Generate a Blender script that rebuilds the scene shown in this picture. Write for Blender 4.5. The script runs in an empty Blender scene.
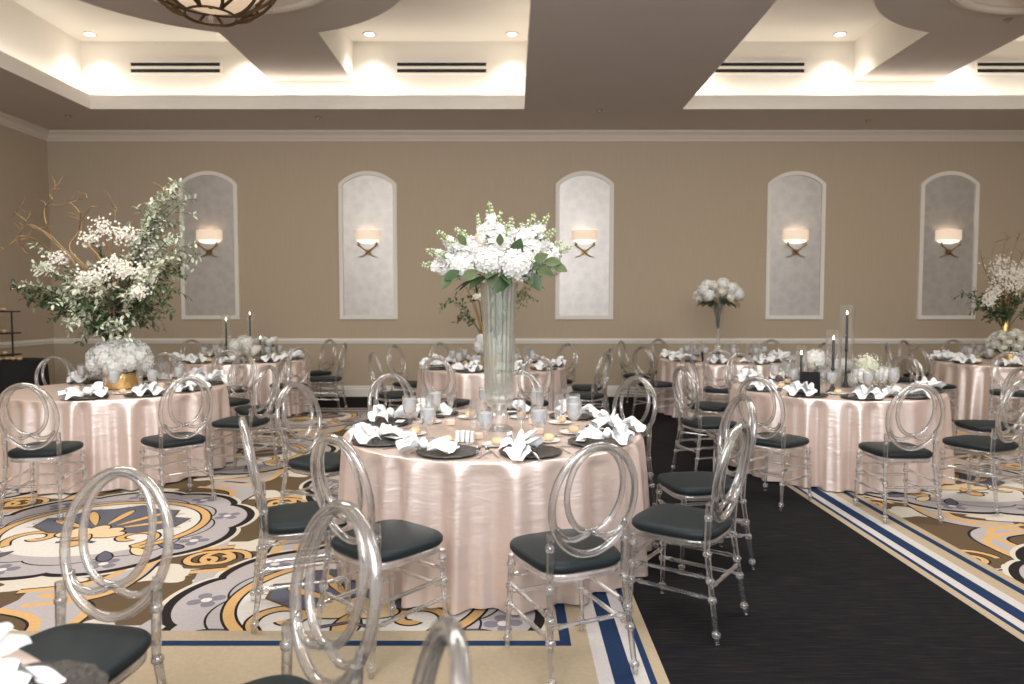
import bpy, bmesh, math, random
import numpy as np
from mathutils import Vector, Matrix, Quaternion
PI = math.pi
R = random.Random(7)
scene = bpy.context.scene
COL = scene.collection

# ---------------------------------------------------------------- materials
def new_mat(name):
    m = bpy.data.materials.new(name); m.use_nodes = True
    nt = m.node_tree; b = nt.nodes['Principled BSDF']
    return m, nt, b

def N(nt, t, **kw):
    n = nt.nodes.new(t)
    for k, v in kw.items():
        if k in n.inputs: n.inputs[k].default_value = v
        else: setattr(n, k, v)
    return n

def mat(name, col, rough=.5, metal=0., spec=.5, emit=None, estr=0., trans=0., ior=1.45, noise=0., nscale=20., bump=0., bscale=60., sheen=0., sss=0., coat=0.):
    m, nt, b = new_mat(name)
    c = (col[0], col[1], col[2], 1)
    b.inputs['Base Color'].default_value = c
    b.inputs['Roughness'].default_value = rough
    b.inputs['Metallic'].default_value = metal
    b.inputs['Specular IOR Level'].default_value = spec
    b.inputs['IOR'].default_value = ior
    b.inputs['Transmission Weight'].default_value = trans
    b.inputs['Sheen Weight'].default_value = sheen
    b.inputs['Coat Weight'].default_value = coat
    if sss:
        b.inputs['Subsurface Weight'].default_value = sss
    if emit:
        b.inputs['Emission Color'].default_value = (*emit, 1); b.inputs['Emission Strength'].default_value = estr
    tc = None
    if noise or bump:
        tc = N(nt, 'ShaderNodeTexCoord')
    if noise:
        nz = N(nt, 'ShaderNodeTexNoise', Scale=nscale, Detail=4.)
        nt.links.new(tc.outputs['Object'], nz.inputs['Vector'])
        mx = N(nt, 'ShaderNodeMix', data_type='RGBA')
        lo = tuple(max(0, x*(1-noise)) for x in col); hi = tuple(min(1, x*(1+noise)) for x in col)
        mx.inputs['A'].default_value = (*lo, 1); mx.inputs['B'].default_value = (*hi, 1)
        nt.links.new(nz.outputs['Fac'], mx.inputs['Factor'])
        nt.links.new(mx.outputs['Result'], b.inputs['Base Color'])
    if bump:
        nb = N(nt, 'ShaderNodeTexNoise', Scale=bscale, Detail=3.)
        nt.links.new(tc.outputs['Object'], nb.inputs['Vector'])
        bp = N(nt, 'ShaderNodeBump', Strength=bump, Distance=.01)
        nt.links.new(nb.outputs['Fac'], bp.inputs['Height'])
        nt.links.new(bp.outputs['Normal'], b.inputs['Normal'])
    return m

def clear_mat(name, tint=(.97, .97, .97), clear=.5, rough=.02, ior=1.35, gloss=.12, grey=0., gcol=(.8, .8, .8)):
    """clear plastic / glass: part straight-through, part refraction, a thin haze and a surface gloss"""
    m, nt, b = new_mat(name); nt.nodes.remove(b)
    out = nt.nodes['Material Output']
    tr = N(nt, 'ShaderNodeBsdfTransparent'); tr.inputs['Color'].default_value = (*tint, 1)
    gl = N(nt, 'ShaderNodeBsdfGlass', Roughness=rough, IOR=ior); gl.inputs['Color'].default_value = (*tint, 1)
    mx = N(nt, 'ShaderNodeMixShader', Fac=1-clear)
    nt.links.new(tr.outputs[0], mx.inputs[1]); nt.links.new(gl.outputs[0], mx.inputs[2])
    cur = mx
    if grey:
        df = N(nt, 'ShaderNodeBsdfDiffuse'); df.inputs['Color'].default_value = (*gcol, 1)
        m2 = N(nt, 'ShaderNodeMixShader', Fac=grey)
        nt.links.new(cur.outputs[0], m2.inputs[1]); nt.links.new(df.outputs[0], m2.inputs[2]); cur = m2
    if gloss:
        gs = N(nt, 'ShaderNodeBsdfGlossy', Roughness=max(.12, rough)); gs.inputs['Color'].default_value = (1, 1, 1, 1)
        lw = N(nt, 'ShaderNodeLayerWeight', Blend=.35)
        mm = N(nt, 'ShaderNodeMath', operation='MULTIPLY_ADD'); mm.inputs[1].default_value = .55; mm.inputs[2].default_value = gloss
        nt.links.new(lw.outputs['Facing'], mm.inputs[0])
        m3 = N(nt, 'ShaderNodeMixShader')
        nt.links.new(mm.outputs[0], m3.inputs[0])
        nt.links.new(cur.outputs[0], m3.inputs[1]); nt.links.new(gs.outputs[0], m3.inputs[2]); cur = m3
    nt.links.new(cur.outputs[0], out.inputs['Surface'])
    return m

def wall_mat(name, col, scale=40):
    m, nt, b = new_mat(name)
    b.inputs['Roughness'].default_value = .75; b.inputs['Specular IOR Level'].default_value = .25
    tc = N(nt, 'ShaderNodeTexCoord')
    mp = N(nt, 'ShaderNodeMapping'); mp.inputs['Scale'].default_value = (1, 1, .06)
    nt.links.new(tc.outputs['Object'], mp.inputs['Vector'])
    nz = N(nt, 'ShaderNodeTexNoise', Scale=float(scale), Detail=3.)
    nt.links.new(mp.outputs[0], nz.inputs['Vector'])
    mx = N(nt, 'ShaderNodeMix', data_type='RGBA')
    mx.inputs['A'].default_value = (*[c*.93 for c in col], 1); mx.inputs['B'].default_value = (*[c*1.07 for c in col], 1)
    nt.links.new(nz.outputs['Fac'], mx.inputs['Factor']); nt.links.new(mx.outputs['Result'], b.inputs['Base Color'])
    bp = N(nt, 'ShaderNodeBump', Strength=.08, Distance=.004)
    nt.links.new(nz.outputs['Fac'], bp.inputs['Height']); nt.links.new(bp.outputs['Normal'], b.inputs['Normal'])
    return m

def damask_mat(name, col):
    m, nt, b = new_mat(name)
    b.inputs['Roughness'].default_value = .42; b.inputs['Metallic'].default_value = .6
    tc = N(nt, 'ShaderNodeTexCoord')
    vo = N(nt, 'ShaderNodeTexVoronoi', Scale=7.)
    nt.links.new(tc.outputs['Object'], vo.inputs['Vector'])
    nz = N(nt, 'ShaderNodeTexNoise', Scale=22., Detail=5.)
    nt.links.new(tc.outputs['Object'], nz.inputs['Vector'])
    ad = N(nt, 'ShaderNodeMath', operation='MULTIPLY')
    nt.links.new(vo.outputs['Distance'], ad.inputs[0]); nt.links.new(nz.outputs['Fac'], ad.inputs[1])
    rp = N(nt, 'ShaderNodeValToRGB')
    rp.color_ramp.elements[0].position = .1; rp.color_ramp.elements[0].color = (*[c*.93 for c in col], 1)
    rp.color_ramp.elements[1].position = .38; rp.color_ramp.elements[1].color = (*[min(1, c*1.05) for c in col], 1)
    nt.links.new(ad.outputs[0], rp.inputs['Fac']); nt.links.new(rp.outputs['Color'], b.inputs['Base Color'])
    return m

def cloth_mat(name, col):
    m, nt, b = new_mat(name)
    b.inputs['Roughness'].default_value = .42; b.inputs['Metallic'].default_value = .25
    tc = N(nt, 'ShaderNodeTexCoord')
    mp = N(nt, 'ShaderNodeMapping'); mp.inputs['Scale'].default_value = (1, 1, 2.6); mp.inputs['Rotation'].default_value = (.55, .45, .2)
    nt.links.new(tc.outputs['Object'], mp.inputs['Vector'])
    nz = N(nt, 'ShaderNodeTexNoise', Scale=5., Detail=2., Distortion=.8)
    nt.links.new(mp.outputs[0], nz.inputs['Vector'])
    mp2 = N(nt, 'ShaderNodeMapping'); mp2.inputs['Scale'].default_value = (9, 9, 46); mp2.inputs['Rotation'].default_value = (.5, .4, 0)
    nt.links.new(tc.outputs['Object'], mp2.inputs['Vector'])
    fine = N(nt, 'ShaderNodeTexNoise', Scale=1., Detail=3., Distortion=.4)
    nt.links.new(mp2.outputs[0], fine.inputs['Vector'])
    mx = N(nt, 'ShaderNodeMix', data_type='RGBA')
    mx.inputs['A'].default_value = (*[c*.93 for c in col], 1); mx.inputs['B'].default_value = (*[min(1, c*1.05) for c in col], 1)
    nt.links.new(fine.outputs['Fac'], mx.inputs['Factor']); nt.links.new(mx.outputs['Result'], b.inputs['Base Color'])
    bp = N(nt, 'ShaderNodeBump', Strength=.30, Distance=.006)
    nt.links.new(fine.outputs['Fac'], bp.inputs['Height'])
    bp2 = N(nt, 'ShaderNodeBump', Strength=.25, Distance=.012)
    nt.links.new(nz.outputs['Fac'], bp2.inputs['Height']); nt.links.new(bp.outputs['Normal'], bp2.inputs['Normal'])
    nt.links.new(bp2.outputs['Normal'], b.inputs['Normal'])
    gs = N(nt, 'ShaderNodeBsdfGlossy', Roughness=.36); gs.inputs['Color'].default_value = (1, .97, .95, 1)
    nt.links.new(bp2.outputs['Normal'], gs.inputs['Normal'])
    ms = N(nt, 'ShaderNodeMixShader', Fac=.30)
    nt.links.new(b.outputs[0], ms.inputs[1]); nt.links.new(gs.outputs[0], ms.inputs[2])
    nt.links.new(ms.outputs[0], nt.nodes['Material Output'].inputs['Surface'])
    return m

def runner_mat(name):
    m, nt, b = new_mat(name)
    b.inputs['Roughness'].default_value = .95; b.inputs['Specular IOR Level'].default_value = .1
    tc = N(nt, 'ShaderNodeTexCoord')
    mp = N(nt, 'ShaderNodeMapping'); mp.inputs['Scale'].default_value = (1.6, 42, 1)
    nt.links.new(tc.outputs['Object'], mp.inputs['Vector'])
    nz = N(nt, 'ShaderNodeTexNoise', Scale=3., Detail=6., Roughness=.7)
    nt.links.new(mp.outputs[0], nz.inputs['Vector'])
    rp = N(nt, 'ShaderNodeValToRGB')
    e = rp.color_ramp.elements
    e[0].position = .3; e[0].color = (.005, .005, .007, 1)
    e[1].position = .72; e[1].color = (.036, .027, .022, 1)
    x = e.new(.5); x.color = (.0095, .0095, .012, 1)
    nt.links.new(nz.outputs['Fac'], rp.inputs['Fac']); nt.links.new(rp.outputs['Color'], b.inputs['Base Color'])
    return m

def pile_mat(name, col, var=.18):
    m, nt, b = new_mat(name)
    b.inputs['Roughness'].default_value = .95; b.inputs['Specular IOR Level'].default_value = .1
    tc = N(nt, 'ShaderNodeTexCoord')
    nz = N(nt, 'ShaderNodeTexNoise', Scale=55., Detail=3., Roughness=.7)
    nt.links.new(tc.outputs['Object'], nz.inputs['Vector'])
    mx = N(nt, 'ShaderNodeMix', data_type='RGBA')
    mx.inputs['A'].default_value = (*[c*(1-var) for c in col], 1); mx.inputs['B'].default_value = (*[min(1, c*(1+var)) for c in col], 1)
    nt.links.new(nz.outputs['Fac'], mx.inputs['Factor']); nt.links.new(mx.outputs['Result'], b.inputs['Base Color'])
    return m

M = {}
M['wall'] = wall_mat('taupe_wall', (.475, .388, .288))
M['soffit'] = mat('soffit_paint', (.62, .56, .525), .85, spec=.2, noise=.03, nscale=3)
M['white'] = mat('white_paint', (.80, .76, .70), .6, spec=.3)
M['coffer'] = mat('coffer_paint', (.82, .78, .72), .8, spec=.2)
M['panel'] = damask_mat('damask_panel', (.56, .535, .515))
M['slot'] = mat('black_slot', (.012, .012, .012), .7)
M['acrylic'] = clear_mat('clear_acrylic', (.94, .94, .94), clear=.5, rough=.02, ior=1.33, gloss=.08, grey=.04, gcol=(.66, .66, .67))
M['seat'] = mat('black_vinyl', (.012, .018, .021), .5, spec=.3, bump=.08, bscale=260)
M['cloth'] = cloth_mat('blush_satin', (.74, .575, .51))
M['napkin'] = mat('napkin_white', (.82, .83, .84), .8, sheen=.2, bump=.12, bscale=50)
M['glass'] = clear_mat('glass', (.985, .987, .99), clear=.92, rough=.01, ior=1.2, gloss=.035, grey=.01, gcol=(.9, .9, .9))
M['thin_glass'] = clear_mat('thin_glass', (.99, .99, .99), clear=.97, rough=.01, ior=1.1, gloss=.015, grey=.004)
M['water'] = clear_mat('iced_water', (.93, .95, .97), clear=.85, rough=.15, ior=1.1, gloss=.05, grey=.8, gcol=(.96, .975, .99))
M['charger'] = mat('charger_glass', (.10, .096, .092), .2, metal=.8, spec=.7, noise=.95, nscale=70, bump=.8, bscale=90)
M['card'] = mat('card_white', (.85, .85, .84), .7)
M['silver'] = mat('silver', (.75, .73, .70), .2, metal=1)
M['china'] = mat('white_china', (.84, .83, .81), .2, spec=.6)
M['roll'] = mat('bread', (.80, .58, .36), .7, noise=.25, nscale=30)
M['gold'] = mat('hammered_gold', (.72, .50, .22), .28, metal=1, bump=.5, bscale=45)
M['petal'] = mat('petal_white', (.76, .76, .735), .7, sss=.0, noise=.06, nscale=40)
M['cream_petal'] = mat('petal_cream', (.74, .71, .63), .7, noise=.06, nscale=40)
M['bud'] = mat('bud_green', (.50, .55, .38), .7, noise=.2)
M['leaf'] = mat('leaf_green', (.034, .078, .022), .45, noise=.3, nscale=15)
M['olive'] = mat('leaf_olive', (.085, .12, .045), .5, noise=.3, nscale=15)
M['dusty'] = mat('leaf_dusty', (.45, .48, .37), .65, noise=.18, nscale=15)
M['darkleaf'] = mat('leaf_dark', (.048, .075, .038), .45, noise=.3, nscale=15)
M['stem'] = mat('stem_green', (.26, .36, .12), .5)
M['willow'] = mat('willow_twig', (.27, .175, .085), .6)
M['redtwig'] = mat('red_twig', (.26, .12, .07), .6)
M['black'] = mat('black_metal', (.018, .017, .018), .4)
M['candle'] = mat('black_wax', (.022, .022, .026), .4)
M['flame'] = mat('flame', (1, .8, .5), .5, emit=(1, .72, .35), estr=22)
M['votive'] = mat('glowing_votive', (.9, .75, .65), .4, emit=(1, .62, .40), estr=.55)
M['bronze'] = mat('bronze', (.10, .062, .035), .4, metal=.8)
M['brass'] = mat('brass', (.34, .22, .11), .35, metal=1)
M['shade'] = mat('linen_shade', (.80, .68, .56), .8, emit=(1, .76, .56), estr=.50)
M['diffuser'] = mat('lit_diffuser', (.95, .9, .8), .6, emit=(1, .88, .70), estr=1.5)
M['lens'] = mat('lit_lens', (1, .95, .88), .6, emit=(1, .90, .78), estr=14)
M['bowl'] = mat('chandelier_bowl', (.80, .66, .50), .5, emit=(1, .74, .50), estr=.55)
M['blackcloth'] = mat('black_cloth', (.010, .010, .011), .85, bump=.2, bscale=12)
M['pastry'] = mat('pastry', (.60, .40, .24), .7, noise=.3, nscale=60)
M['sign'] = mat('sign_black', (.010, .010, .011), .6, spec=.2)
# carpet
M['c_brown'] = pile_mat('pile_brown', (.115, .078, .046))
M['c_cream'] = pile_mat('pile_cream', (.58, .53, .45))
M['c_ivory'] = pile_mat('pile_ivory', (.64, .60, .55))
M['c_lav'] = pile_mat('pile_lavender', (.40, .365, .365))
M['c_slate'] = pile_mat('pile_slate', (.115, .115, .145))
M['c_gold'] = pile_mat('pile_gold', (.58, .36, .155))
M['c_pale'] = pile_mat('pile_palegold', (.66, .50, .30))
M['c_line'] = pile_mat('pile_outline', (.022, .018, .018))
M['c_tan'] = pile_mat('pile_tan', (.40, .325, .225))
M['c_navy'] = pile_mat('pile_navy', (.016, .034, .085))
M['c_light'] = pile_mat('pile_light', (.52, .49, .475))
M['c_purple'] = pile_mat('pile_purple', (.20, .185, .22))
M['runner'] = runner_mat('runner_pile')

# ---------------------------------------------------------------- geometry collector
class G:
    def __init__(s): s.v = []; s.f = []; s.m = []
    def add(s, vs, fs, mi=0):
        o = len(s.v); s.v += [tuple(p) for p in vs]
        s.f += [tuple(i+o for i in f) for f in fs]; s.m += [mi]*len(fs)
        return s
    def box(s, lo, hi, mi=0, bottom=None):
        x0, y0, z0 = lo; x1, y1, z1 = hi
        vs = [(x0,y0,z0),(x1,y0,z0),(x1,y1,z0),(x0,y1,z0),(x0,y0,z1),(x1,y0,z1),(x1,y1,z1),(x0,y1,z1)]
        s.add(vs, [(0,1,5,4),(1,2,6,5),(2,3,7,6),(3,0,4,7),(4,5,6,7)], mi)
        s.f.append(tuple(i+len(s.v)-8 for i in (3,2,1,0))); s.m.append(mi if bottom is None else bottom)
        return s
    def tube(s, pts, r, n=8, closed=False, mi=0, caps=True, squash=None):
        pts = [Vector(p) for p in pts]; k = len(pts)
        rr = r if isinstance(r, (list, tuple)) else [r]*k
        tans = []
        for i in range(k):
            if closed: t = pts[(i+1) % k]-pts[i-1]
            else: t = pts[min(i+1, k-1)]-pts[max(i-1, 0)]
            tans.append(t.normalized() if t.length > 1e-9 else Vector((0, 0, 1)))
        t0 = tans[0]; a = Vector((0, 0, 1)) if abs(t0.z) < .9 else Vector((1, 0, 0))
        u = t0.cross(a).normalized(); vs = []
        for i in range(k):
            t = tans[i]; u = (u - t*u.dot(t)).normalized(); w = t.cross(u)
            for j in range(n):
                an = 2*PI*j/n
                vs.append(pts[i] + (u*math.cos(an)+w*math.sin(an))*rr[i])
        fs = []
        for i in range(k if closed else k-1):
            i2 = (i+1) % k
            for j in range(n):
                j2 = (j+1) % n
                fs.append((i*n+j, i*n+j2, i2*n+j2, i2*n+j))
        if caps and not closed:
            fs.append(tuple(range(n-1, -1, -1))); fs.append(tuple((k-1)*n+j for j in range(n)))
        return s.add(vs, fs, mi)
    def lathe(s, prof, n=24, c=(0, 0, 0), mi=0, mod=None):
        vs = []; fs = []
        for (r, z) in prof:
            for j in range(n):
                a = 2*PI*j/n; q = r*(mod(a, z) if mod else 1)
                vs.append((c[0]+q*math.cos(a), c[1]+q*math.sin(a), c[2]+z))
        for i in range(len(prof)-1):
            for j in range(n):
                j2 = (j+1) % n
                fs.append((i*n+j, i*n+j2, (i+1)*n+j2, (i+1)*n+j))
        if prof[0][0] > 1e-4: fs.append(tuple(range(n-1, -1, -1)))
        if prof[-1][0] > 1e-4: fs.append(tuple((len(prof)-1)*n+j for j in range(n)))
        return s.add(vs, fs, mi)
    def grid(s, fn, nu, nv, closeu=False, mi=0):
        vs = [fn(i/(nu if closeu else nu-1), j/(nv-1)) for j in range(nv) for i in range(nu)]
        fs = []
        for j in range(nv-1):
            for i in range(nu if closeu else nu-1):
                i2 = (i+1) % nu
                fs.append((j*nu+i, j*nu+i2, (j+1)*nu+i2, (j+1)*nu+i))
        return s.add(vs, fs, mi)
    def ball(s, c, r, n=10, k=7, sz=1., mi=0, bumpy=0, rnd=None):
        prof = []
        for i in range(k+1):
            a = -PI/2+PI*i/k
            prof.append((max(1e-5, r*math.cos(a)), r*sz*math.sin(a)))
        o = len(s.v)
        s.lathe(prof, n, c, mi)
        if bumpy:
            for i in range(o, len(s.v)):
                p = Vector(s.v[i])-Vector(c); q = 1+bumpy*((rnd or R).random()-.5); s.v[i] = tuple(Vector(c)+p*q)
        return s
    def mesh(s, name, mats, smooth=True, ang=.7):
        me = bpy.data.meshes.new(name); me.from_pydata(s.v, [], s.f)
        for m in (mats if isinstance(mats, (list, tuple)) else [mats]): me.materials.append(m)
        me.polygons.foreach_set('material_index', s.m)
        if smooth:
            me.polygons.foreach_set('use_smooth', [True]*len(me.polygons))
            if ang: me.set_sharp_from_angle(angle=ang)
        me.update()
        return me

def link(name, me, parent=None, loc=None, rz=None, rot=None):
    o = bpy.data.objects.new(name, me); COL.objects.link(o)
    if parent: o.parent = parent
    if loc is not None: o.location = loc
    if rz is not None: o.rotation_euler = (0, 0, rz)
    if rot is not None: o.rotation_euler = rot
    return o
LABELS = {}
def tag(o, label, cat, group=None, kind=None):
    nw = len(label.split())
    if nw > 16 or nw < 4: print('LABELLEN', nw, label)
    if label in LABELS: print('DUPLABEL', label)
    LABELS[label] = 1
    o['label'] = label; o['category'] = cat
    if group: o['group'] = group
    if kind: o['kind'] = kind
    return o
def struct(name, me):
    o = link(name, me); o['kind'] = 'structure'; return o
def thing(name, label, cat, loc=(0, 0, 0), rz=0, group=None):
    return tag(link(name, None, None, loc, rz), label, cat, group)
def one(name, me, label, cat, loc=(0, 0, 0), rz=0, group=None, rot=None):
    o = link(name, me, None, loc, rz)
    if rot is not None: o.rotation_euler = rot
    return tag(o, label, cat, group)
def kit(name, parts, label, cat, loc, rz=0, group=None):
    """parts: list of (name, mesh, optional list of subparts)"""
    t = thing(name, label, cat, loc, rz, group)
    for p in parts:
        c = link(p[0], p[1], t)
        if len(p) > 2:
            for q in p[2]: link(q[0], q[1], c)
    return t

# ---------------------------------------------------------------- room dimensions
HC = 4.42; YB = 11.95; XL = -7.71; XR = 10.6; YF = -1.6
ZU = 5.50
CA = (-6.18, .18, 3.2, 10.59); CB = (2.5, 9.0, 3.2, 10.59)

def build_room():
    g = G(); g.box((XL-.15, YB, 0), (XR+.15, YB+.15, HC+.2)); struct('wall_back', g.mesh('wall_back', M['wall'], False))
    g = G(); g.box((XL-.15, YF, 0), (XL, YB, HC+.2)); struct('wall_left', g.mesh('wall_left', M['wall'], False))
    g = G(); g.box((XR, YF, 0), (XR+.15, YB, HC+.2)); struct('wall_right', g.mesh('wall_right', M['wall'], False))
    # soffit with two coffers; its inner edges are white fascia
    zt = HC+.20
    def slab(x0, x1, y0, y1):
        g = G(); g.box((x0, y0, HC), (x1, y1, zt), 1, 0); return g
    for (x0, x1, y0, y1) in ((XL, XR, 10.59, YB), (XL, XR, YF, 3.2), (XL, CA[0], 3.2, 10.59), (CA[1], CB[0], 3.2, 10.59), (CB[1], XR, 3.2, 10.59)):
        struct('ceiling', slab(x0, x1, y0, y1).mesh('ceiling', [M['soffit'], M['coffer']], False))
    for (x0, x1, y0, y1) in (CA, CB):
        s = .3; w = .05
        g = G()
        g.box((x0-s-w, y1+s, zt-.0), (x1+s+w, y1+s+w, ZU)); g.box((x0-s-w, y0-s-w, zt), (x1+s+w, y0-s, ZU))
        g.box((x0-s-w, y0-s, zt), (x0-s, y1+s, ZU)); g.box((x1+s, y0-s, zt), (x1+s+w, y1+s, ZU))
        struct('ceiling', g.mesh('coffer_sides', M['coffer'], False))
        g = G(); g.box((x0-s-w, y0-s-w, ZU), (x1+s+w, y1+s+w, ZU+.08)); struct('ceiling', g.mesh('coffer_top', M['coffer'], False))
        # beams and the round disc below the coffer ceiling, with an open eye in it
        cx = -3.0 if x0 < 0 else 5.75; cy = 6.98; zb = 4.90; Rd = 2.05; Ro = 1.27; hb = .61
        g = G(); n = 72
        vs = []
        for j in range(n):
            a = 2*PI*j/n; c, sn = math.cos(a), math.sin(a)
            vs += [(cx+Ro*c, cy+Ro*sn, zb), (cx+Rd*c, cy+Rd*sn, zb), (cx+Rd*c, cy+Rd*sn, ZU), (cx+Ro*c, cy+Ro*sn, zb+.35)]
        f0 = []; f1 = []
        for j in range(n):
            a, b = 4*j, 4*((j+1) % n)
            f0.append((a, b, b+1, a+1)); f1 += [(a+1, b+1, b+2, a+2), (a, a+3, b+3, b)]
        g.add(vs, f0, 0); o = len(g.v)-len(vs)
        g.f += f1; g.m += [1]*len(f1)
        # shallow dome over the eye
        pr = [(Ro, zb+.35), (Ro*.9, zb+.45), (Ro*.6, zb+.55), (.01, zb+.58)]
        g.lathe([(r, z) for r, z in pr], n, (cx, cy, 0), 2)
        dome = mat('dome_paint', (.62, .50, .38), .8)
        struct('ceiling', g.mesh('ceiling_disc', [M['soffit'], M['coffer'], dome], False))
        g = G(); g.tube([(cx+(Ro+.03)*math.cos(2*PI*j/n), cy+(Ro+.03)*math.sin(2*PI*j/n), zb) for j in range(n)], .045, 8, True)
        g.tube([(cx+(Ro+.11)*math.cos(2*PI*j/n), cy+(Ro+.11)*math.sin(2*PI*j/n), zb+.005) for j in range(n)], .02, 6, True)
        struct('trim_20' if x0 < 0 else 'trim_21', g.mesh('eye_trim', M['white']))
        yy = math.sqrt(Rd*Rd-hb*hb); xx = yy
        g = G()
        g.box((cx-hb, cy+yy-.06, zb+.003), (cx+hb, y1+s, ZU), 1, 0); g.box((cx-hb, y0-s, zb+.003), (cx+hb, cy-yy+.06, ZU), 1, 0)
        struct('ceiling', g.mesh('ceiling_beam', [M['soffit'], M['coffer']], False))
        g = G(); g.box((cx-hb-.02, y1+s-.03, zb-.05), (cx+hb+.02, y1+s, zb)); struct('trim_22' if x0 < 0 else 'trim_23', g.mesh('beam_trim', M['white'], False))
    # mouldings
    def sweepX(name, prof, x0, x1, mt):
        g = G(); k = len(prof)
        g.add([(x0, YB-y, z) for y, z in prof]+[(x1, YB-y, z) for y, z in prof], [(i, i+1, k+i+1, k+i) for i in range(k-1)])
        struct(name, g.mesh(name, mt, False))
    def sweepY(name, prof, side, mt):
        g = G(); k = len(prof); X = XL if side < 0 else XR; d = 1 if side < 0 else -1
        g.add([(X+d*y, YF, z) for y, z in prof]+[(X+d*y, YB, z) for y, z in prof], [(i, i+1, k+i+1, k+i) for i in range(k-1)])
        struct(name, g.mesh(name, mt, False))
    crown = [(0, HC-.16), (.015, HC-.16), (.015, HC-.13), (.03, HC-.115), (.05, HC-.075), (.08, HC-.045), (.10, HC-.035), (.10, HC-.015), (.12, HC-.015), (.12, HC)]
    cm = mat('crown_paint', (.66, .59, .52), .6)
    rail = [(0, .90), (.018, .905), (.018, .93), (.03, .94), (.03, .965), (.018, .975), (.018, .985), (0, .99)]
    base = [(.02, 0), (.02, .13), (.012, .15), (.012, .175), (0, .19)]
    sweepX('trim_1', crown, XL, XR, cm); sweepY('trim_2', crown, -1, cm); sweepY('trim_3', crown, 1, cm)
    sweepX('trim_4', rail, XL, XR, M['white']); sweepY('trim_5', rail, -1, M['white']); sweepY('trim_6', rail, 1, M['white'])
    sweepX('baseboard_back', base, XL, XR, M['white']); sweepY('baseboard_left', base, -1, M['white']); sweepY('baseboard_right', base, 1, M['white'])

# ---------------------------------------------------------------- floor with woven pattern
class Flat:
    """layered flat shapes, painted bottom up with tiny steps"""
    def __init__(s): s.g = G(); s.mats = []; s.names = {}; s.k = 0
    def e(s): s.k += 1; return (s.k % 36)*5e-6
    def mi(s, n):
        if n not in s.names: s.names[n] = len(s.mats); s.mats.append(M[n])
        return s.names[n]
    def poly(s, pts, z, m): z += s.e(); s.g.add([(x, y, z) for x, y in pts], [tuple(range(len(pts)))], s.mi(m))
    def rect(s, x0, x1, y0, y1, z, m): s.poly([(x0, y0), (x1, y0), (x1, y1), (x0, y1)], z, m)
    def stroke(s, pts, w, z, m, closed=False):
        k = len(pts); vs = []; z += s.e()
        for i in range(k):
            a = Vector(pts[i-1] if (closed or i > 0) else pts[0]); b = Vector(pts[(i+1) % k] if (closed or i < k-1) else pts[k-1])
            t = (b-a).normalized(); n = Vector((-t.y, t.x)); ww = w if not callable(w) else w(i/(k-1))
            p = Vector(pts[i]); vs += [(*(p+n*ww/2), z), (*(p-n*ww/2), z)]
        fs = [(2*i, 2*i+1, 2*((i+1) % k)+1, 2*((i+1) % k)) for i in range(k if closed else k-1)]
        s.g.add(vs, fs, s.mi(m))
    def lined(s, pts, w, z, m='c_gold', line='c_line', lw=.022, closed=False):
        s.stroke(pts, (lambda t: (w if not callable(w) else w(t))+2*lw) if not closed else w+2*lw, z, line, closed); s.stroke(pts, w, z+.0002, m, closed)
    def blob(s, pts, z, m, line='c_line', k=.02):
        c = sum((Vector(p) for p in pts), Vector((0, 0)))/len(pts)
        s.poly([tuple(Vector(p)+(Vector(p)-c).normalized()*k) for p in pts], z, line); s.poly(pts, z+.0002, m)

def petal(c, ang, L, W, n=14, tip=.6):
    pts = []
    for i in range(n*2):
        t = i/(2*n)*2*PI
        u = (1-math.cos(t))/2; v = math.sin(t)*(.35+.65*u**tip)
        x = u*L; y = v*W/2
        pts.append((c[0]+x*math.cos(ang)-y*math.sin(ang), c[1]+x*math.sin(ang)+y*math.cos(ang)))
    return pts
def spiral(c, r0, r1, a0, a1, n=40):
    return [(c[0]+(r0+(r1-r0)*i/n)*math.cos(a0+(a1-a0)*i/n), c[1]+(r0+(r1-r0)*i/n)*math.sin(a0+(a1-a0)*i/n)) for i in range(n+1)]

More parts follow.
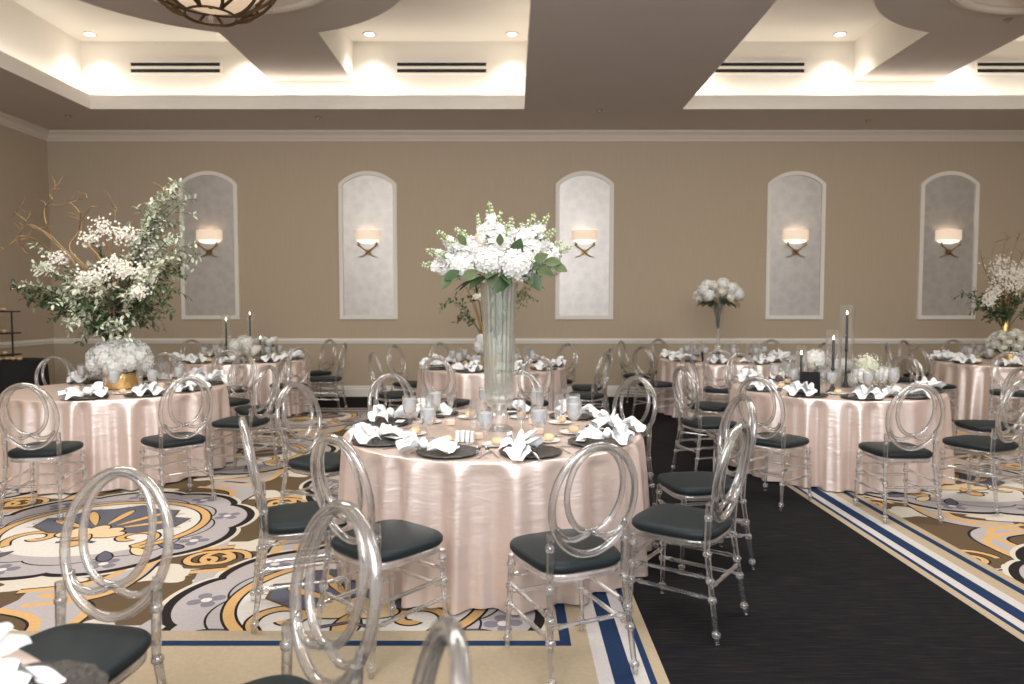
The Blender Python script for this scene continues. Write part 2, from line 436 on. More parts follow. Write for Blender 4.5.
def medallion(F, cx, cy, s, fx=1):
    def P(pts): return [(cx+x*s*fx, cy+y*s) for x, y in (pts if fx > 0 else list(pts)[::-1])]
    z = .0012
    lob = lambda r, a: [((r+.075*abs(math.sin(4.5*(t+a)))**.7)*math.cos(t), (r+.075*abs(math.sin(4.5*(t+a)))**.7)*math.sin(t)*.97) for t in [2*PI*i/180 for i in range(180)]]
    F.poly(P(lob(.985, 0)), z, 'c_cream'); F.poly(P(lob(.955, 0)), z+.0002, 'c_line'); F.poly(P(lob(.90, 0)), z+.0004, 'c_lav')
    z = .0020
    F.stroke(P(lob(.70, .35)), .012, z-.0001, 'c_line', True)
    # small purple blossoms in the scallops
    for i in range(9):
        a = 2*PI*(i+.5)/9
        c = (.83*math.cos(a), .83*math.sin(a))
        for k in range(4): F.poly(P(petal(c, a+k*PI/2+.5, .10, .09)), z, 'c_purple')
        F.poly(P([(c[0]+.03*math.cos(q*PI/4), c[1]+.03*math.sin(q*PI/4)) for q in range(8)]), z+.0003, 'c_ivory')
    # ivory field inside a gold hoop with two volutes
    circ = [(.66*math.cos(t)*1.02, .02+.62*math.sin(t)) for t in [2*PI*i/90 for i in range(90)]]
    F.poly(P(circ), .0025, 'c_ivory')
    hoop = [(.66*math.cos(t), .02+.62*math.sin(t)) for t in [(-.36+1.72*i/70)*PI for i in range(71)]]
    hoop = [(.68*math.cos(t), .03+.62*math.sin(t)) for t in [(-.28+1.56*i/70)*PI for i in range(71)]]
    F.lined(P(hoop), .055*s, .0027, 'c_gold', lw=.014)
    for sg in (-1, 1):
        vol = [(sg*x, y) for x, y in [(.45, -.40)]+spiral((.33, -.23), .18, .03, -1.0, 5.2)]
        F.lined(P(vol), .05*s, .0030, 'c_gold', lw=.014)
        # sprig
        c = (sg*.46, .12)
        for k in range(4): F.blob(P(petal(c, k*1.6+.3, .10, .05)), .0030, 'c_ivory', 'c_brown', .008)
    for k in range(12):
        a = PI*(-.18+1.36*(k+.5)/12); F.poly(P(petal((.565*math.cos(a), .02+.53*math.sin(a)), a+PI, .09, .035)), .0029, 'c_lav')
    for sg in (-1, 1):
        for k in range(3): F.blob(P(petal((sg*(.30+.14*k), -.50+.07*k), -PI/2+sg*(.5+.35*k), .20, .10)), .0029, 'c_pale' if k % 2 else 'c_slate', 'c_line', .012)
    # slate fan
    fan = [(-.30, -.12), (-.50, .02), (-.52, .22), (-.38, .25), (-.34, .42), (-.16, .44), (0, .55), (.16, .44), (.34, .42), (.38, .25), (.52, .22), (.50, .02), (.30, -.12)]
    F.blob(P(fan), .0033, 'c_slate', 'c_brown', .02)
    for i, a in enumerate((.16, .32, .5, .68, .84)):
        a *= PI
        F.blob(P(petal((.14*math.cos(a), -.08+.14*math.sin(a)), a, .36 if i % 2 == 0 else .40, .075)), .0037, 'c_gold', 'c_line', .012)
    for a in (.08, .27, .5, .73, .92):
        a *= PI
        F.blob(P(petal((0, -.20), a, .24, .15)), .0041, 'c_pale', 'c_line', .014)
    F.blob(P(petal((0, -.16), -PI/2, .26, .16)), .0044, 'c_gold', 'c_line', .014)
    F.lined(P([(-.13, -.33), (0, -.28), (.13, -.33)]), .02*s, .0047, 'c_slate', lw=.008)

def build_floor():
    F = Flat()
    F.rect(XL, XR, YF, YB, 0, 'runner')
    zt = .0056
    def mir(x, side): return x if side < 0 else 2.995-x
    for side in (-1, 1):
        def rect(x0, x1, y0, y1, z, m):
            a, b = mir(x0, side), mir(x1, side); F.rect(min(a, b), max(a, b), y0, y1, z, m)
        X0, X1, Y0, Y1 = (-7.0 if side < 0 else -6.6), .22, 3.2, 10.2
        rect(X0, X1, Y0, Y1, .0004, 'c_brown')
        # cream clouds and gold ogee bands on the brown ground
        cen = []
        for i in range(-1, 3):
            for j in range(-1, 5):
                x = -.80-2.05*i; y = 3.66+2.44*j+(1.22 if i % 2 else 0)
                if X0-.9 < x < X1+.9 and Y0-.9 < y < Y1+.9: cen.append((x, y))
        for (x, y) in cen:
            for dx, dy in ((1.02, .61), (-1.02, .61), (1.02, -.61), (-1.02, -.61), (0, 1.22)):
                px, py = x+dx, y+dy
                for k in range(2):
                    ox, oy = (.20*(-1)**k*(1 if dx >= 0 else -1), .24*(-1)**k)
                    pts = [(mir(px+ox+(.22+.05*math.sin(5*t))*math.cos(t), side), py+oy+(.13+.03*math.sin(5*t))*math.sin(t)) for t in [2*PI*q/40 for q in range(40)]]
                    F.poly(pts if side < 0 else pts[::-1], .0007, 'c_cream')
            for sx in (-1, 1):
                for sy in (-1, 1):
                    band = [(mir(x+sx*(.25+.75*t+.15*math.sin(2*PI*t)), side), y+sy*(1.20-.9*t+.08*math.sin(2*PI*t))) for t in [q/30 for q in range(31)]]
                    F.lined(band, .20, .0008, 'c_lav', 'c_line', .018)
                    for off in (-.12, .12):
                        bb = [(px+off*.6*sx, py+off*sy*.75) for px, py in band]
                        F.lined(bb, .05, .00095, 'c_gold', 'c_line', .014)
                    sp = [(mir(x+sx*.98, side)+q[0], y+sy*.62+q[1]) for q in spiral((0, 0), .16, .03, 0, 8)]
                    F.lined(sp, .04, .00115, 'c_gold', 'c_line', .012)
        for (x, y) in cen: medallion(F, mir(x, side), y, .97, 1 if side < 0 else -1)
        # border stripes cover the pattern's edges
        def frame(d0, d1, m, z):
            rect(X0-d1, X1+d0, Y1+d0, Y1+d1, z, m)
            rect(X1+d0, X1+d1, Y0-(.05 if d0 == 0 else .6), Y1+d1, z, m); rect(X0-d1, X0-d0, Y0-.6, Y1+d1, z, m)
        rect(X0-.425, X1+.425, Y0-1.6, Y0-.04, zt-.0003, 'c_tan')
        rect(X0, X1, Y0-.04, Y0+.10, zt-.0003, 'c_tan'); rect(X1-.06, X1, Y0, Y1, zt-.0003, 'c_tan')
        st = [(0, .05, 'c_navy'), (.05, .135, 'c_tan'), (.135, .20, 'c_light'), (.20, .285, 'c_navy'), (.285, .345, 'c_light'), (.345, .375, 'c_navy'), (.375, .425, 'c_tan')]
        for d0, d1, m in st: frame(d0, d1, m, zt)
        rect(X0, X1, Y0-.05, Y0, zt, 'c_navy')
        # runner pile all round (covers what the motifs overshoot)
        a = .425
    F.rect(.645, 2.35, YF, YB, zt, 'runner')
    F.rect(XL, XR, 10.625, YB, zt+.0001, 'runner')
    F.rect(XL, XR, YF, 2.60, zt+.0005, 'runner')
    me = F.g.mesh('floor', F.mats, False)
    # one physical slab below
    g = F.g
    struct('floor', me)

# ---------------------------------------------------------------- wall panels, sconces, ceiling fittings
def build_wall_fittings():
    xs = [-5.05, -2.40, 1.21, 4.73, 7.28]
    words = ['behind the towering greenery', 'left of the tall vase', 'right of the tall vase', 'second from the right', 'rightmost']
    hw = .485; z0 = 1.31; zs = 3.56; zt = 3.77
    def arch(h, zb, zsp, ztp, n=18):
        sag = ztp-zsp; rad = (h*h+sag*sag)/(2*sag); a = math.asin(h/rad)
        return [(-h, zb), (h, zb)]+[(rad*math.sin(a-2*a*i/n), ztp-rad+rad*math.cos(a-2*a*i/n)) for i in range(n+1)]
    t = .065
    outer = arch(hw, z0, zs, zt); inner = arch(hw-t, z0+t, zs-.02, zt-t)
    for i, x in enumerate(xs):
        g = G(); k = len(outer); yy = .035
        vs = [(x+p[0], YB-yy, p[1]) for p in outer]+[(x+p[0], YB-yy, p[1]) for p in inner]+[(x+p[0], YB, p[1]) for p in outer]+[(x+p[0], YB, p[1]) for p in inner]
        fs = []
        for j in range(k):
            j2 = (j+1) % k
            fs += [(j, j2, k+j2, k+j), (j2, j, 2*k+j, 2*k+j2), (k+j, k+j2, 3*k+j2, 3*k+j)]
        g.add(vs, fs, 0)
        struct('trim_%d' % (7+i), g.mesh('niche_trim', M['white'], False))
        g = G(); g.add([(x+p[0], YB-.008, p[1]) for p in inner], [tuple(range(k))], 0)
        struct('wall_back_panel_%d' % (i+1) if False else 'trim_%d' % (12+i), g.mesh('niche_panel', M['panel'], False))
    # sconce
    sh = G(); n = 16
    def shade(u, v):
        a = PI*u; return (-.215*math.cos(a), -.13*math.sin(a), .16*v)
    sh.grid(shade, n+1, 2); sh.grid(lambda u, v: (-.213*math.cos(PI*u), -.128*math.sin(PI*u), .16-.16*v), n+1, 2)
    shm = sh.mesh('sconce_shade', M['shade'])
    df = G(); df.grid(lambda u, v: (-.19*math.cos(PI*u)*v, -.11*math.sin(PI*u)*v, -.004-.055*math.sqrt(max(0, 1-v*v))), n+1, 8)
    dfm = df.mesh('sconce_diffuser', M['diffuser'])
    arms = []
    for sg in (-1, 1):
        a = G(); pts = [(sg*.15, -.07, -.03), (sg*.145, -.075, -.09), (sg*.09, -.065, -.13), (0, -.05, -.20), (-sg*.07, -.045, -.26), (-sg*.16, -.045, -.285)]
        a.tube(pts, [.012, .012, .010, .013, .009, .004], 7); a.ball((sg*.147, -.075, -.075), .022, 8, 6, 1.2)
        arms.append(a.mesh('sconce_arm', M['brass']))
    bp = G(); bp.tube([(0, 0, -.20), (0, -.03, -.20)], .05, 16); bp.tube([(0, -.03, -.20), (0, -.06, -.20)], .016, 8)
    bpm = bp.mesh('sconce_backplate', M['brass'])
    for i, x in enumerate(xs):
        kit('wall_sconce', [('lamp_shade', shm, [('diffuser', dfm)]), ('arm', arms[0]), ('arm', arms[1]), ('back_plate', bpm)],
            'lit sconce with half round shade on arched wall panel %s' % words[i], 'wall lamp', (x, YB-.009, 2.63), 0, 'sconces on the arched panels')
        L = bpy.data.lights.new('sconce_bulb', 'POINT'); L.energy = 1.7; L.color = (1, .78, .56); L.shadow_soft_size = .03
        o = bpy.data.objects.new('sconce_bulb', L); COL.objects.link(o); o.location = (x, YB-.07, 2.71)
    # slot diffusers
    def vent(w):
        fr = G(); h = .075; d = .02
        fr.box((-w/2-.03, -d, -h-.02), (w/2+.03, 0, -h)); fr.box((-w/2-.03, -d, h), (w/2+.03, 0, h+.02)); fr.box((-w/2-.03, -d, -h), (-w/2, 0, h)); fr.box((w/2, -d, -h), (w/2+.03, 0, h))
        fr.box((-w/2, -d, -.02), (w/2, 0, .02))
        sl = []
        for zz in (-.046, .046):
            g = G(); g.box((-w/2, -.008, zz-.026), (w/2, -.002, zz+.026)); sl.append(g.mesh('vent_slot', M['slot'], False))
        return [('vent_frame', fr.mesh('vent_frame', M['white'], False), [('slot', sl[0]), ('slot', sl[1])])]
    v = vent(1.34)
    yv = 10.89; zv = 1.55+(305-72.5)*yv/711
    for px, ww in ((182, 'left coffer, above the leftmost arched panel'), (443, 'left coffer, above the central bouquet'), (755, 'right coffer, left of its downlight'), (1012, 'right coffer, at the right edge')):
        kit('air_vent', v, 'double slot air vent in %s' % ww, 'vent', ((px-512)/711*yv, yv, zv), 0, 'slot vents in the coffers')
    kit('air_vent', v, 'double slot air vent on the left side wall of left coffer', 'vent', (-6.48, 8.1, zv), PI/2, 'slot vents in the coffers')
    # downlights
    ring = G(); ring.lathe([(.065, 0), (.095, 0), (.10, -.006), (.095, -.012), (.07, -.012), (.065, 0)], 24)
    rm = ring.mesh('downlight_trim', M['white'])
    ln = G(); ln.lathe([(.066, -.004), (.01, -.005)], 24); lm = ln.mesh('downlight_lens', M['lens'])
    dl = [(-6.16, 'left coffer, far left corner'), (-2.08, 'left coffer, right of the beam'), (0.0, 'left coffer, far right corner'), (4.78, 'right coffer, left of the beam')]
    for x, w in dl:
        kit('downlight', [('trim_ring', rm, [('lens', lm)])], 'lit recessed downlight in %s' % w, 'ceiling light', (x, 10.59, ZU), 0, 'downlights in the coffers')
    for x in (-6.16, -3.95, -2.08, 0., 2.75, 4.78, 6.7, 8.9): spot(x, 10.59, ZU-.03)
    for y in (8.3, 6.0): spot(-6.2, y, ZU-.03, 45); spot(8.95, y, ZU-.03, 45)
    for x in (-4.9, -1.0, 3.7, 7.8): 
        for y in (5.2, 8.6): spot(x, y, ZU-.03, 45)
    # sprinkler covers
    sp = G(); sp.lathe([(.001, -.035), (.02, -.034), (.022, -.012), (.05, -.008), (.055, 0)], 16); spm = sp.mesh('sprinkler', mat('sprinkler_metal', (.35, .30, .27), .4, metal=.6))
    for px, py, z, w in ((75, 119, HC, 'soffit near the left corner'), (321, 120, HC, 'soffit under the left beam'), (598, 113, HC, 'soffit between the coffers'), (863, 123, HC, 'soffit under the right beam')):
        d = (z-1.55)*711/(305-py)
        one('sprinkler_head', spm, 'small sprinkler head on %s' % w, 'sprinkler', ((px-512)/711*d, d, z))
    for px, py, w in ((257, 21, 'left round ceiling disc'), (997, 26, 'right round ceiling disc')):
        d = (4.90-1.55)*711/(305-py)
        one('sprinkler_head', spm, 'small sprinkler head on %s' % w, 'sprinkler', ((px-512)/711*d, d, 4.90))

def spot(x, y, z, e=75):
    L = bpy.data.lights.new('downlight_lamp', 'SPOT'); L.energy = e; L.spot_size = math.radians(105); L.spot_blend = 1.0; L.color = (1, .90, .77); L.shadow_soft_size = .05
    o = bpy.data.objects.new('downlight_lamp', L); COL.objects.link(o); o.location = (x, y, z)

def build_chandeliers():
    for cx, w in ((-2.9, 'left'), (5.75, 'right')):
        cy = 7.0; zb = 4.30
        t = thing('chandelier', '%s bronze cage chandelier with glowing bowl under the round ceiling disc' % w, 'chandelier', (cx, cy, zb))
        Rr = .70; H = .62
        def prof(u): return (Rr*math.sin(u*PI/2)**.8, H*(1-math.cos(u*PI/2))**.9)
        n = 8
        for k in range(n):
            g = G(); a0 = 2*PI*k/n
            for sg in (-1, 1):
                pts = []
                for i in range(13):
                    u = .16+.84*i/12; r, z = prof(u); a = a0+sg*(u-.16)*PI/n*1.9; pts.append((r*math.cos(a), r*math.sin(a), z))
                g.tube(pts, .016, 6)
            link('cage_rib', g.mesh('cage_rib', M['bronze']), t)
        for u, rr in ((.16, .012), (.55, .010), (1.0, .02)):
            g = G(); r, z = prof(u); g.tube([(r*math.cos(2*PI*i/40), r*math.sin(2*PI*i/40), z) for i in range(40)], rr, 6, True); link('cage_ring', g.mesh('cage_ring', M['bronze']), t)
        g = G(); g.lathe([(.001, .10)]+[(prof(u)[0]*.86, prof(u)[1]*.86+.10) for u in [.1*i for i in range(1, 11)]], 32); link('bowl', g.mesh('bowl', M['bowl']), t)
        for i in range(12):
            a = 2*PI*i/12; r, z = prof(.55); g = G(); g.ball((r*math.cos(a), r*math.sin(a), z-.035), .022, 8, 6, 1.3); link('crystal', g.mesh('crystal', M['glass']), t)
        g = G(); g.ball((0, 0, 0), .03, 8, 6, 1.2); link('crystal', g.mesh('crystal', M['glass']), t)
        g = G(); g.tube([(0, 0, .1), (0, 0, 5.44-zb)], .02, 8); g.lathe([(.001, 5.42-zb), (.12, 5.43-zb), (.13, 5.45-zb)], 20); link('stem', g.mesh('chandelier_stem', M['bronze']), t)
        L = bpy.data.lights.new('chandelier_lamp', 'POINT'); L.energy = 5; L.color = (1, .80, .58); L.shadow_soft_size = .3
        o = bpy.data.objects.new('chandelier_lamp', L); COL.objects.link(o); o.location = (cx, cy, zb+.30)

# ---------------------------------------------------------------- chairs
def chair_parts():
    P = []
    def se(a, h, k=4.0):
        c, s = math.cos(a), math.sin(a)
        x = math.copysign(abs(c)**(2/k), c); y = math.copysign(abs(s)**(2/k), s)
        return x*(h-.010*(1-y)), y*h*1.0
    def pad(prof, name, mt, n=44):
        g = G()
        vs = []
        for (h, z) in prof:
            for j in range(n):
                x, y = se(2*PI*j/n, h); vs.append((x, y, z))
        fs = []
        for i in range(len(prof)-1):
            for j in range(n):
                fs.append((i*n+j, i*n+(j+1) % n, (i+1)*n+(j+1) % n, (i+1)*n+j))
        fs.append(tuple(range(n-1, -1, -1))); fs.append(tuple((len(prof)-1)*n+j for j in range(n)))
        g.add(vs, fs); return (name, g.mesh(name, mt, True, 1.2))
    P.append(pad([(.192, .452), (.208, .455), (.216, .466), (.216, .484), (.208, .495), (.188, .501), (.12, .506), (.05, .508)], 'seat_cushion', M['seat']))
    P.append(pad([(.200, .420), (.205, .423), (.205, .448), (.199, .452)], 'seat_frame', M['acrylic']))
    def leg(pts, joints):
        g = G(); k = len(pts)
        rs = [.0115+.0055*i/(k-1) for i in range(k)]
        g.tube(pts, rs, 8)
        for (p, r) in joints:
            g.lathe([(r*.8, -.012), (r, -.007), (r, .007), (r*.8, .012)], 10, p)
        return g.mesh('leg', M['acrylic'])
    for sx in (-1, 1):
        a = Vector((sx*.194, .192, 0)); b = Vector((sx*.178, .176, .425))
        pt = [a.lerp(b, i/5) for i in range(6)]
        P.append(('leg', leg(pt, [(a.lerp(b, t), .021) for t in (.10, .46, .66, .9)])))
        a = Vector((sx*.198, -.255, 0)); b = Vector((sx*.175, -.192, .42)); c = Vector((sx*.176, -.200, .63))
        pt = [a.lerp(b, i/4) for i in range(5)]+[b.lerp(c, t) for t in (.5, 1)]
        P.append(('leg', leg(pt, [(a.lerp(b, t), .021) for t in (.10, .46, .66, .95)]+[(b.lerp(c, .7), .02)])))
    def rung(a, b):
        g = G(); a = Vector(a); b = Vector(b)
        g.tube([a, a.lerp(b, .08), a.lerp(b, .12), a.lerp(b, .16), a.lerp(b, .5), a.lerp(b, .84), a.lerp(b, .88), a.lerp(b, .92), b], [.008, .009, .014, .010, .010, .010, .014, .009, .008], 8)
        return ('stretcher', g.mesh('stretcher', M['acrylic']))
    for sx in (-1, 1):
        P.append(rung((sx*.187, .184, .20), (sx*.187, -.225, .20))); P.append(rung((sx*.183, .181, .29), (sx*.182, -.211, .29)))
    P.append(rung((-.185, .183, .25), (.185, .183, .25))); P.append(rung((-.182, .180, .33), (.182, .180, .33)))
    P.append(rung((-.185, -.217, .25), (.185, -.217, .25)))
    yz = lambda z: -.200-(z-.53)*.19
    def ring(cz, rx, rz, r, name, n=44):
        g = G(); g.tube([(rx*math.cos(2*PI*i/n), yz(cz+rz*math.sin(2*PI*i/n)), cz+rz*math.sin(2*PI*i/n)) for i in range(n)], r, 10, True)
        return (name, g.mesh(name, M['acrylic'], True, None))
    sub = [ring(.800, .128, .178, .0135, 'inner_ring')]
    for sx in (-1, 1):
        g = G(); pts = []
        for x, z in ((0, .624), (.03, .608), (.07, .596), (.11, .600), (.145, .622), (.158, .648), (.152, .660)):
            pts.append((sx*x, yz(z)-.002, z))
        g.tube(pts, [.013]*5+[.013, .010], 8); sub.append(('back_scroll', g.mesh('back_scroll', M['acrylic'], True, None)))
    P.append(ring(.755, .191, .232, .0165, 'back_ring')+(sub,))
    return P

# ---------------------------------------------------------------- tables
RT = .915
def tablecloth(seed, drop=.755):
    rnd = random.Random(seed)
    ph = [rnd.random()*6.28 for _ in range(6)]
    n = 384
    def fold(a):
        return (.55*math.sin(23*a+ph[0]+2.2*math.sin(3*a+ph[1]))+.30*math.sin(37*a+ph[2]+2*math.sin(4*a+ph[3]))+.25*math.sin(9*a+ph[4]))
    g = G(); vs = []; rows = []
    for r in (.02, .25, .5, .7, .82, .89): rows.append((r, .76, 0))
    rows += [(.905, .7595, 0), (.913, .756, .02), (.917, .748, .05)]
    for i in range(1, 23):
        t = i/22; rows.append((.915+.035*t, .745-(.745-.012)*t, .32+.68*t**.55))
    for (r, z, k) in rows:
        for j in range(n):
            a = 2*PI*j/n; rr = r+k*(.062*fold(a)+.005*math.sin(47*a+ph[5]+3*z))
            zz = z + (0.004*math.sin(19*a+ph[0]) if z < .02 else 0)
            vs.append((rr*math.cos(a), rr*math.sin(a), max(.008, zz)))
    fs = []
    for i in range(len(rows)-1):
        for j in range(n): fs.append((i*n+j, i*n+(j+1) % n, (i+1)*n+(j+1) % n, (i+1)*n+j))
    fs = [f[::-1] for f in fs]
    g.add(vs, fs); g.f.append(tuple(range(n))); g.m.append(0)
    return g.mesh('tablecloth', M['cloth'], True, None)

TOP = .7615
# seats: (angle round the table, distance of the chair's top from the table centre, extra turn, where it is, angle of the place setting)
TABLES = {
 1: dict(c=(-.12, 4.43), d='central table', seats=[(-9, 1.53, 20, 'right-hand', 0), (43, 1.47, 0, 'far right'), (83, 1.49, 0, 'far middle'), (125, 1.48, 0, 'far left'), (161.5, 1.49, -11, 'rear left-hand'), (-136.6, 1.55, -23, 'left-hand', -147), (-110, 1.59, -20, 'near left', -107), (-75.6, 1.69, 9.6, 'near middle', -73), (-44.8, 1.63, 8.6, 'near right', -36)]),
 2: dict(c=(-3.69, 6.68), d='left table', seats=[(-81, 1.74, 0, 'near middle'), (-47, 1.75, 4, 'near right'), (-10, 1.50, 0, 'right-hand'), (27, 1.5, 6, 'far right'), (64, 1.5, 0, 'far middle'), (101, 1.5, 3, 'far left'), (143, 1.5, 0, 'rear left-hand')]),
 3: dict(c=(3.04, 6.68), d='right table', seats=[(-131, 1.72, -9, 'near left'), (-98, 1.76, 8, 'near middle'), (-64, 1.62, 0, 'near right'), (-20, 1.52, 18, 'right-hand'), (38, 1.5, 0, 'far right'), (72, 1.5, 4, 'far middle'), (107, 1.5, -3, 'far left'), (140, 1.5, 0, 'rear left-hand'), (-168, 1.55, 4, 'left-hand')]),
 4: dict(c=(-3.91, 10.25), d='back left table', seats=[(-75, 1.62, 3, 'near middle'), (-42, 1.55, -4, 'near right'), (0, 1.48, 0, 'right-hand'), (46, 1.46, 5, 'far right'), (95, 1.47, 0, 'far middle'), (140, 1.5, 0, 'far left'), (-115, 1.6, 0, 'near left'), (-150, 1.55, 0, 'left-hand')]),
 5: dict(c=(-.25, 9.02), d='back middle table', seats=[(-153, 1.55, 4, 'left-hand'), (-109, 1.62, -3, 'near left'), (-71, 1.58, 0, 'near middle'), (-31, 1.55, 0, 'near right'), (6, 1.52, -4, 'right-hand'), (46, 1.5, 0, 'far right'), (83, 1.5, 0, 'far middle'), (121, 1.5, 5, 'far left'), (153, 1.52, 0, 'rear left-hand')]),
 6: dict(c=(3.06, 10.2), d='back right table', seats=[(-150, 1.55, 5, 'left-hand'), (-109, 1.6, 0, 'near left'), (-71, 1.55, 0, 'near middle'), (-31, 1.5, 0, 'near right'), (5, 1.5, 5, 'right-hand'), (45, 1.48, 0, 'far right'), (118, 1.46, 0, 'far left'), (156, 1.52, -4, 'rear left-hand')]),
 7: dict(c=(6.82, 9.7), d='far right table', seats=[(-165, 1.55, 0, 'left-hand'), (-125, 1.6, 0, 'near left'), (85, 1.48, 0, 'far middle'), (120, 1.48, 3, 'far left'), (160, 1.5, 0, 'rear left-hand')]),
 0: dict(c=(-1.57, .79), d='nearest table', seats=[(80.5, 1.58, 0, 'far middle'), (46, 1.582, 0, 'far right', 42), (15, 1.507, 0, 'right-hand')]),
}
def pol(c, a, r, z=0): a = math.radians(a); return (c[0]+r*math.cos(a), c[1]+r*math.sin(a), z)

def napkin_mesh(seed, size=1.0):
    """a napkin pulled through a knot: a wide ruffled side, a narrower tail and the rolled knot between"""
    rnd = random.Random(seed); g = G()
    p1, p2, p3 = rnd.random()*6, rnd.random()*6, rnd.random()*6
    def ruffle(half, L, pleats, z0, lift, ph, sx, droop, n=41, m=10):
        def fn(u, v):
            ph_ = (u-.5)*2*half; t = v
            fr = 1+.10*math.sin(pleats*.5*ph_*3+ph)+.05*math.sin(17*u+ph)
            r = (.012+L*t*fr)
            pl = (.006+.022*t**.8)*math.sin(pleats*ph_+ph+1.5*t)+.006*math.sin(23*u+9*t+ph)
            z = z0+lift*math.sin(min(1., t*1.15)*PI*.62)+pl-droop*t*t
            return (sx*(.008+r*math.cos(ph_)), r*math.sin(ph_)+.01*math.sin(5*t+ph), max(.002, z))
        g.grid(fn, n, m)
    ruffle(1.15, .115, 6.5, .018, .040, p1, 1, .035)
    ruffle(.95, .085, 7.5, .030, .050, p2, 1, .010)
    ruffle(.55, .145, 8.0, .016, .030, p3, -1, .030)
    ruffle(.42, .105, 9.0, .026, .032, p1+1, -1, .015)
    def kn(u, v):
        a = 2*PI*u; b = v*PI
        r = .030*math.sin(b)*(1+.15*math.sin(3*a+2*b)); return (.024*math.cos(b), r*math.cos(a)*1.1, .042+r*math.sin(a)*.95)
    g.grid(kn, 18, 9, True)
    return g.mesh('napkin', M['napkin'], True, None)

def tableware_meshes():
    T = {}
    g = G(); mod = lambda a, z: 1+.022*math.sin(18*a)*(1 if True else 0)
    g.lathe([(.001, .004), (.09, .004), (.10, .006), (.155, .014), (.165, .016), (.167, .012), (.155, .008), (.10, .001), (.05, 0), (.001, 0)], 72, mi=0, mod=lambda a, z: 1+.02*math.sin(16*a))
    T['charger'] = g.mesh('charger_plate', M['charger'])
    T['napkins'] = [napkin_mesh(i) for i in range(5)]
    g = G(); g.box((-.052, -.026, 0), (.052, .026, .0012)); T['card'] = g.mesh('menu_card', M['card'], False)
    # goblet with water
    bowl = [(.001, .082), (.018, .085), (.032, .098), (.040, .120), (.042, .150), (.040, .190), (.0385, .190), (.040, .150), (.038, .121), (.030, .101), (.016, .089), (.001, .087)]
    g = G(); g.lathe(bowl, 22); T['g_bowl'] = g.mesh('bowl', M['glass'])
    g = G(); g.lathe([(.001, .088), (.016, .0895), (.0295, .102), (.0375, .122), (.039, .150), (.0385, .172), (.001, .172)], 18); T['g_water'] = g.mesh('ice_water', M['water'])
    g = G(); g.lathe([(.036, 0), (.036, .002), (.012, .006), (.006, .012), (.0055, .06), (.008, .074), (.014, .083)], 20); T['g_stem'] = g.mesh('stem', M['glass'])
    g = G(); g.lathe([(.001, .082), (.012, .09), (.021, .115), (.026, .16), (.0255, .20), (.0225, .255), (.0212, .255), (.024, .20), (.0245, .16), (.0195, .117), (.01, .094), (.001, .09)], 20); T['f_bowl'] = g.mesh('bowl', M['glass'])
    g = G(); g.lathe([(.032, 0), (.032, .002), (.01, .006), (.0045, .014), (.0042, .07), (.008, .084)], 18); T['f_stem'] = g.mesh('stem', M['glass'])
    # bread plate + roll
    g = G(); g.lathe([(.001, .003), (.05, .003), (.075, .012), (.077, .010), (.05, 0), (.001, 0)], 32); T['bread_plate'] = g.mesh('bread_plate', M['china'])
    rolls = []
    for k in range(3):
        g = G(); g.ball((0, 0, .022), .034, 12, 8, .62, bumpy=.10, rnd=random.Random(k)); rolls.append(g.mesh('bread_roll', M['roll']))
    T['roll'] = rolls
    # cutlery
    g = G(); g.box((-.005, -.10, 0), (.005, .02, .003)); g.box((-.011, .02, 0), (.011, .045, .003))
    for i in range(4): g.box((-.011+.0063*i, .045, 0), (-.0085+.0063*i+.0005, .09, .003))
    T['fork'] = g.mesh('fork', M['silver'], False)
    g = G(); g.add([(-.006, -.11, 0), (.006, -.11, 0), (.005, -.01, 0), (.010, .02, 0), (.008, .08, 0), (0, .11, 0), (-.005, .10, 0), (-.005, -.01, 0)]+[(-.006, -.11, .003), (.006, -.11, .003), (.005, -.01, .003), (.010, .02, .003), (.008, .08, .003), (0, .11, .003), (-.005, .10, .003), (-.005, -.01, .003)],
        [tuple(range(7, -1, -1)), tuple(range(8, 16))]+[(i, (i+1) % 8, 8+(i+1) % 8, 8+i) for i in range(8)])
    T['knife'] = g.mesh('knife', M['silver'], False)
    return T

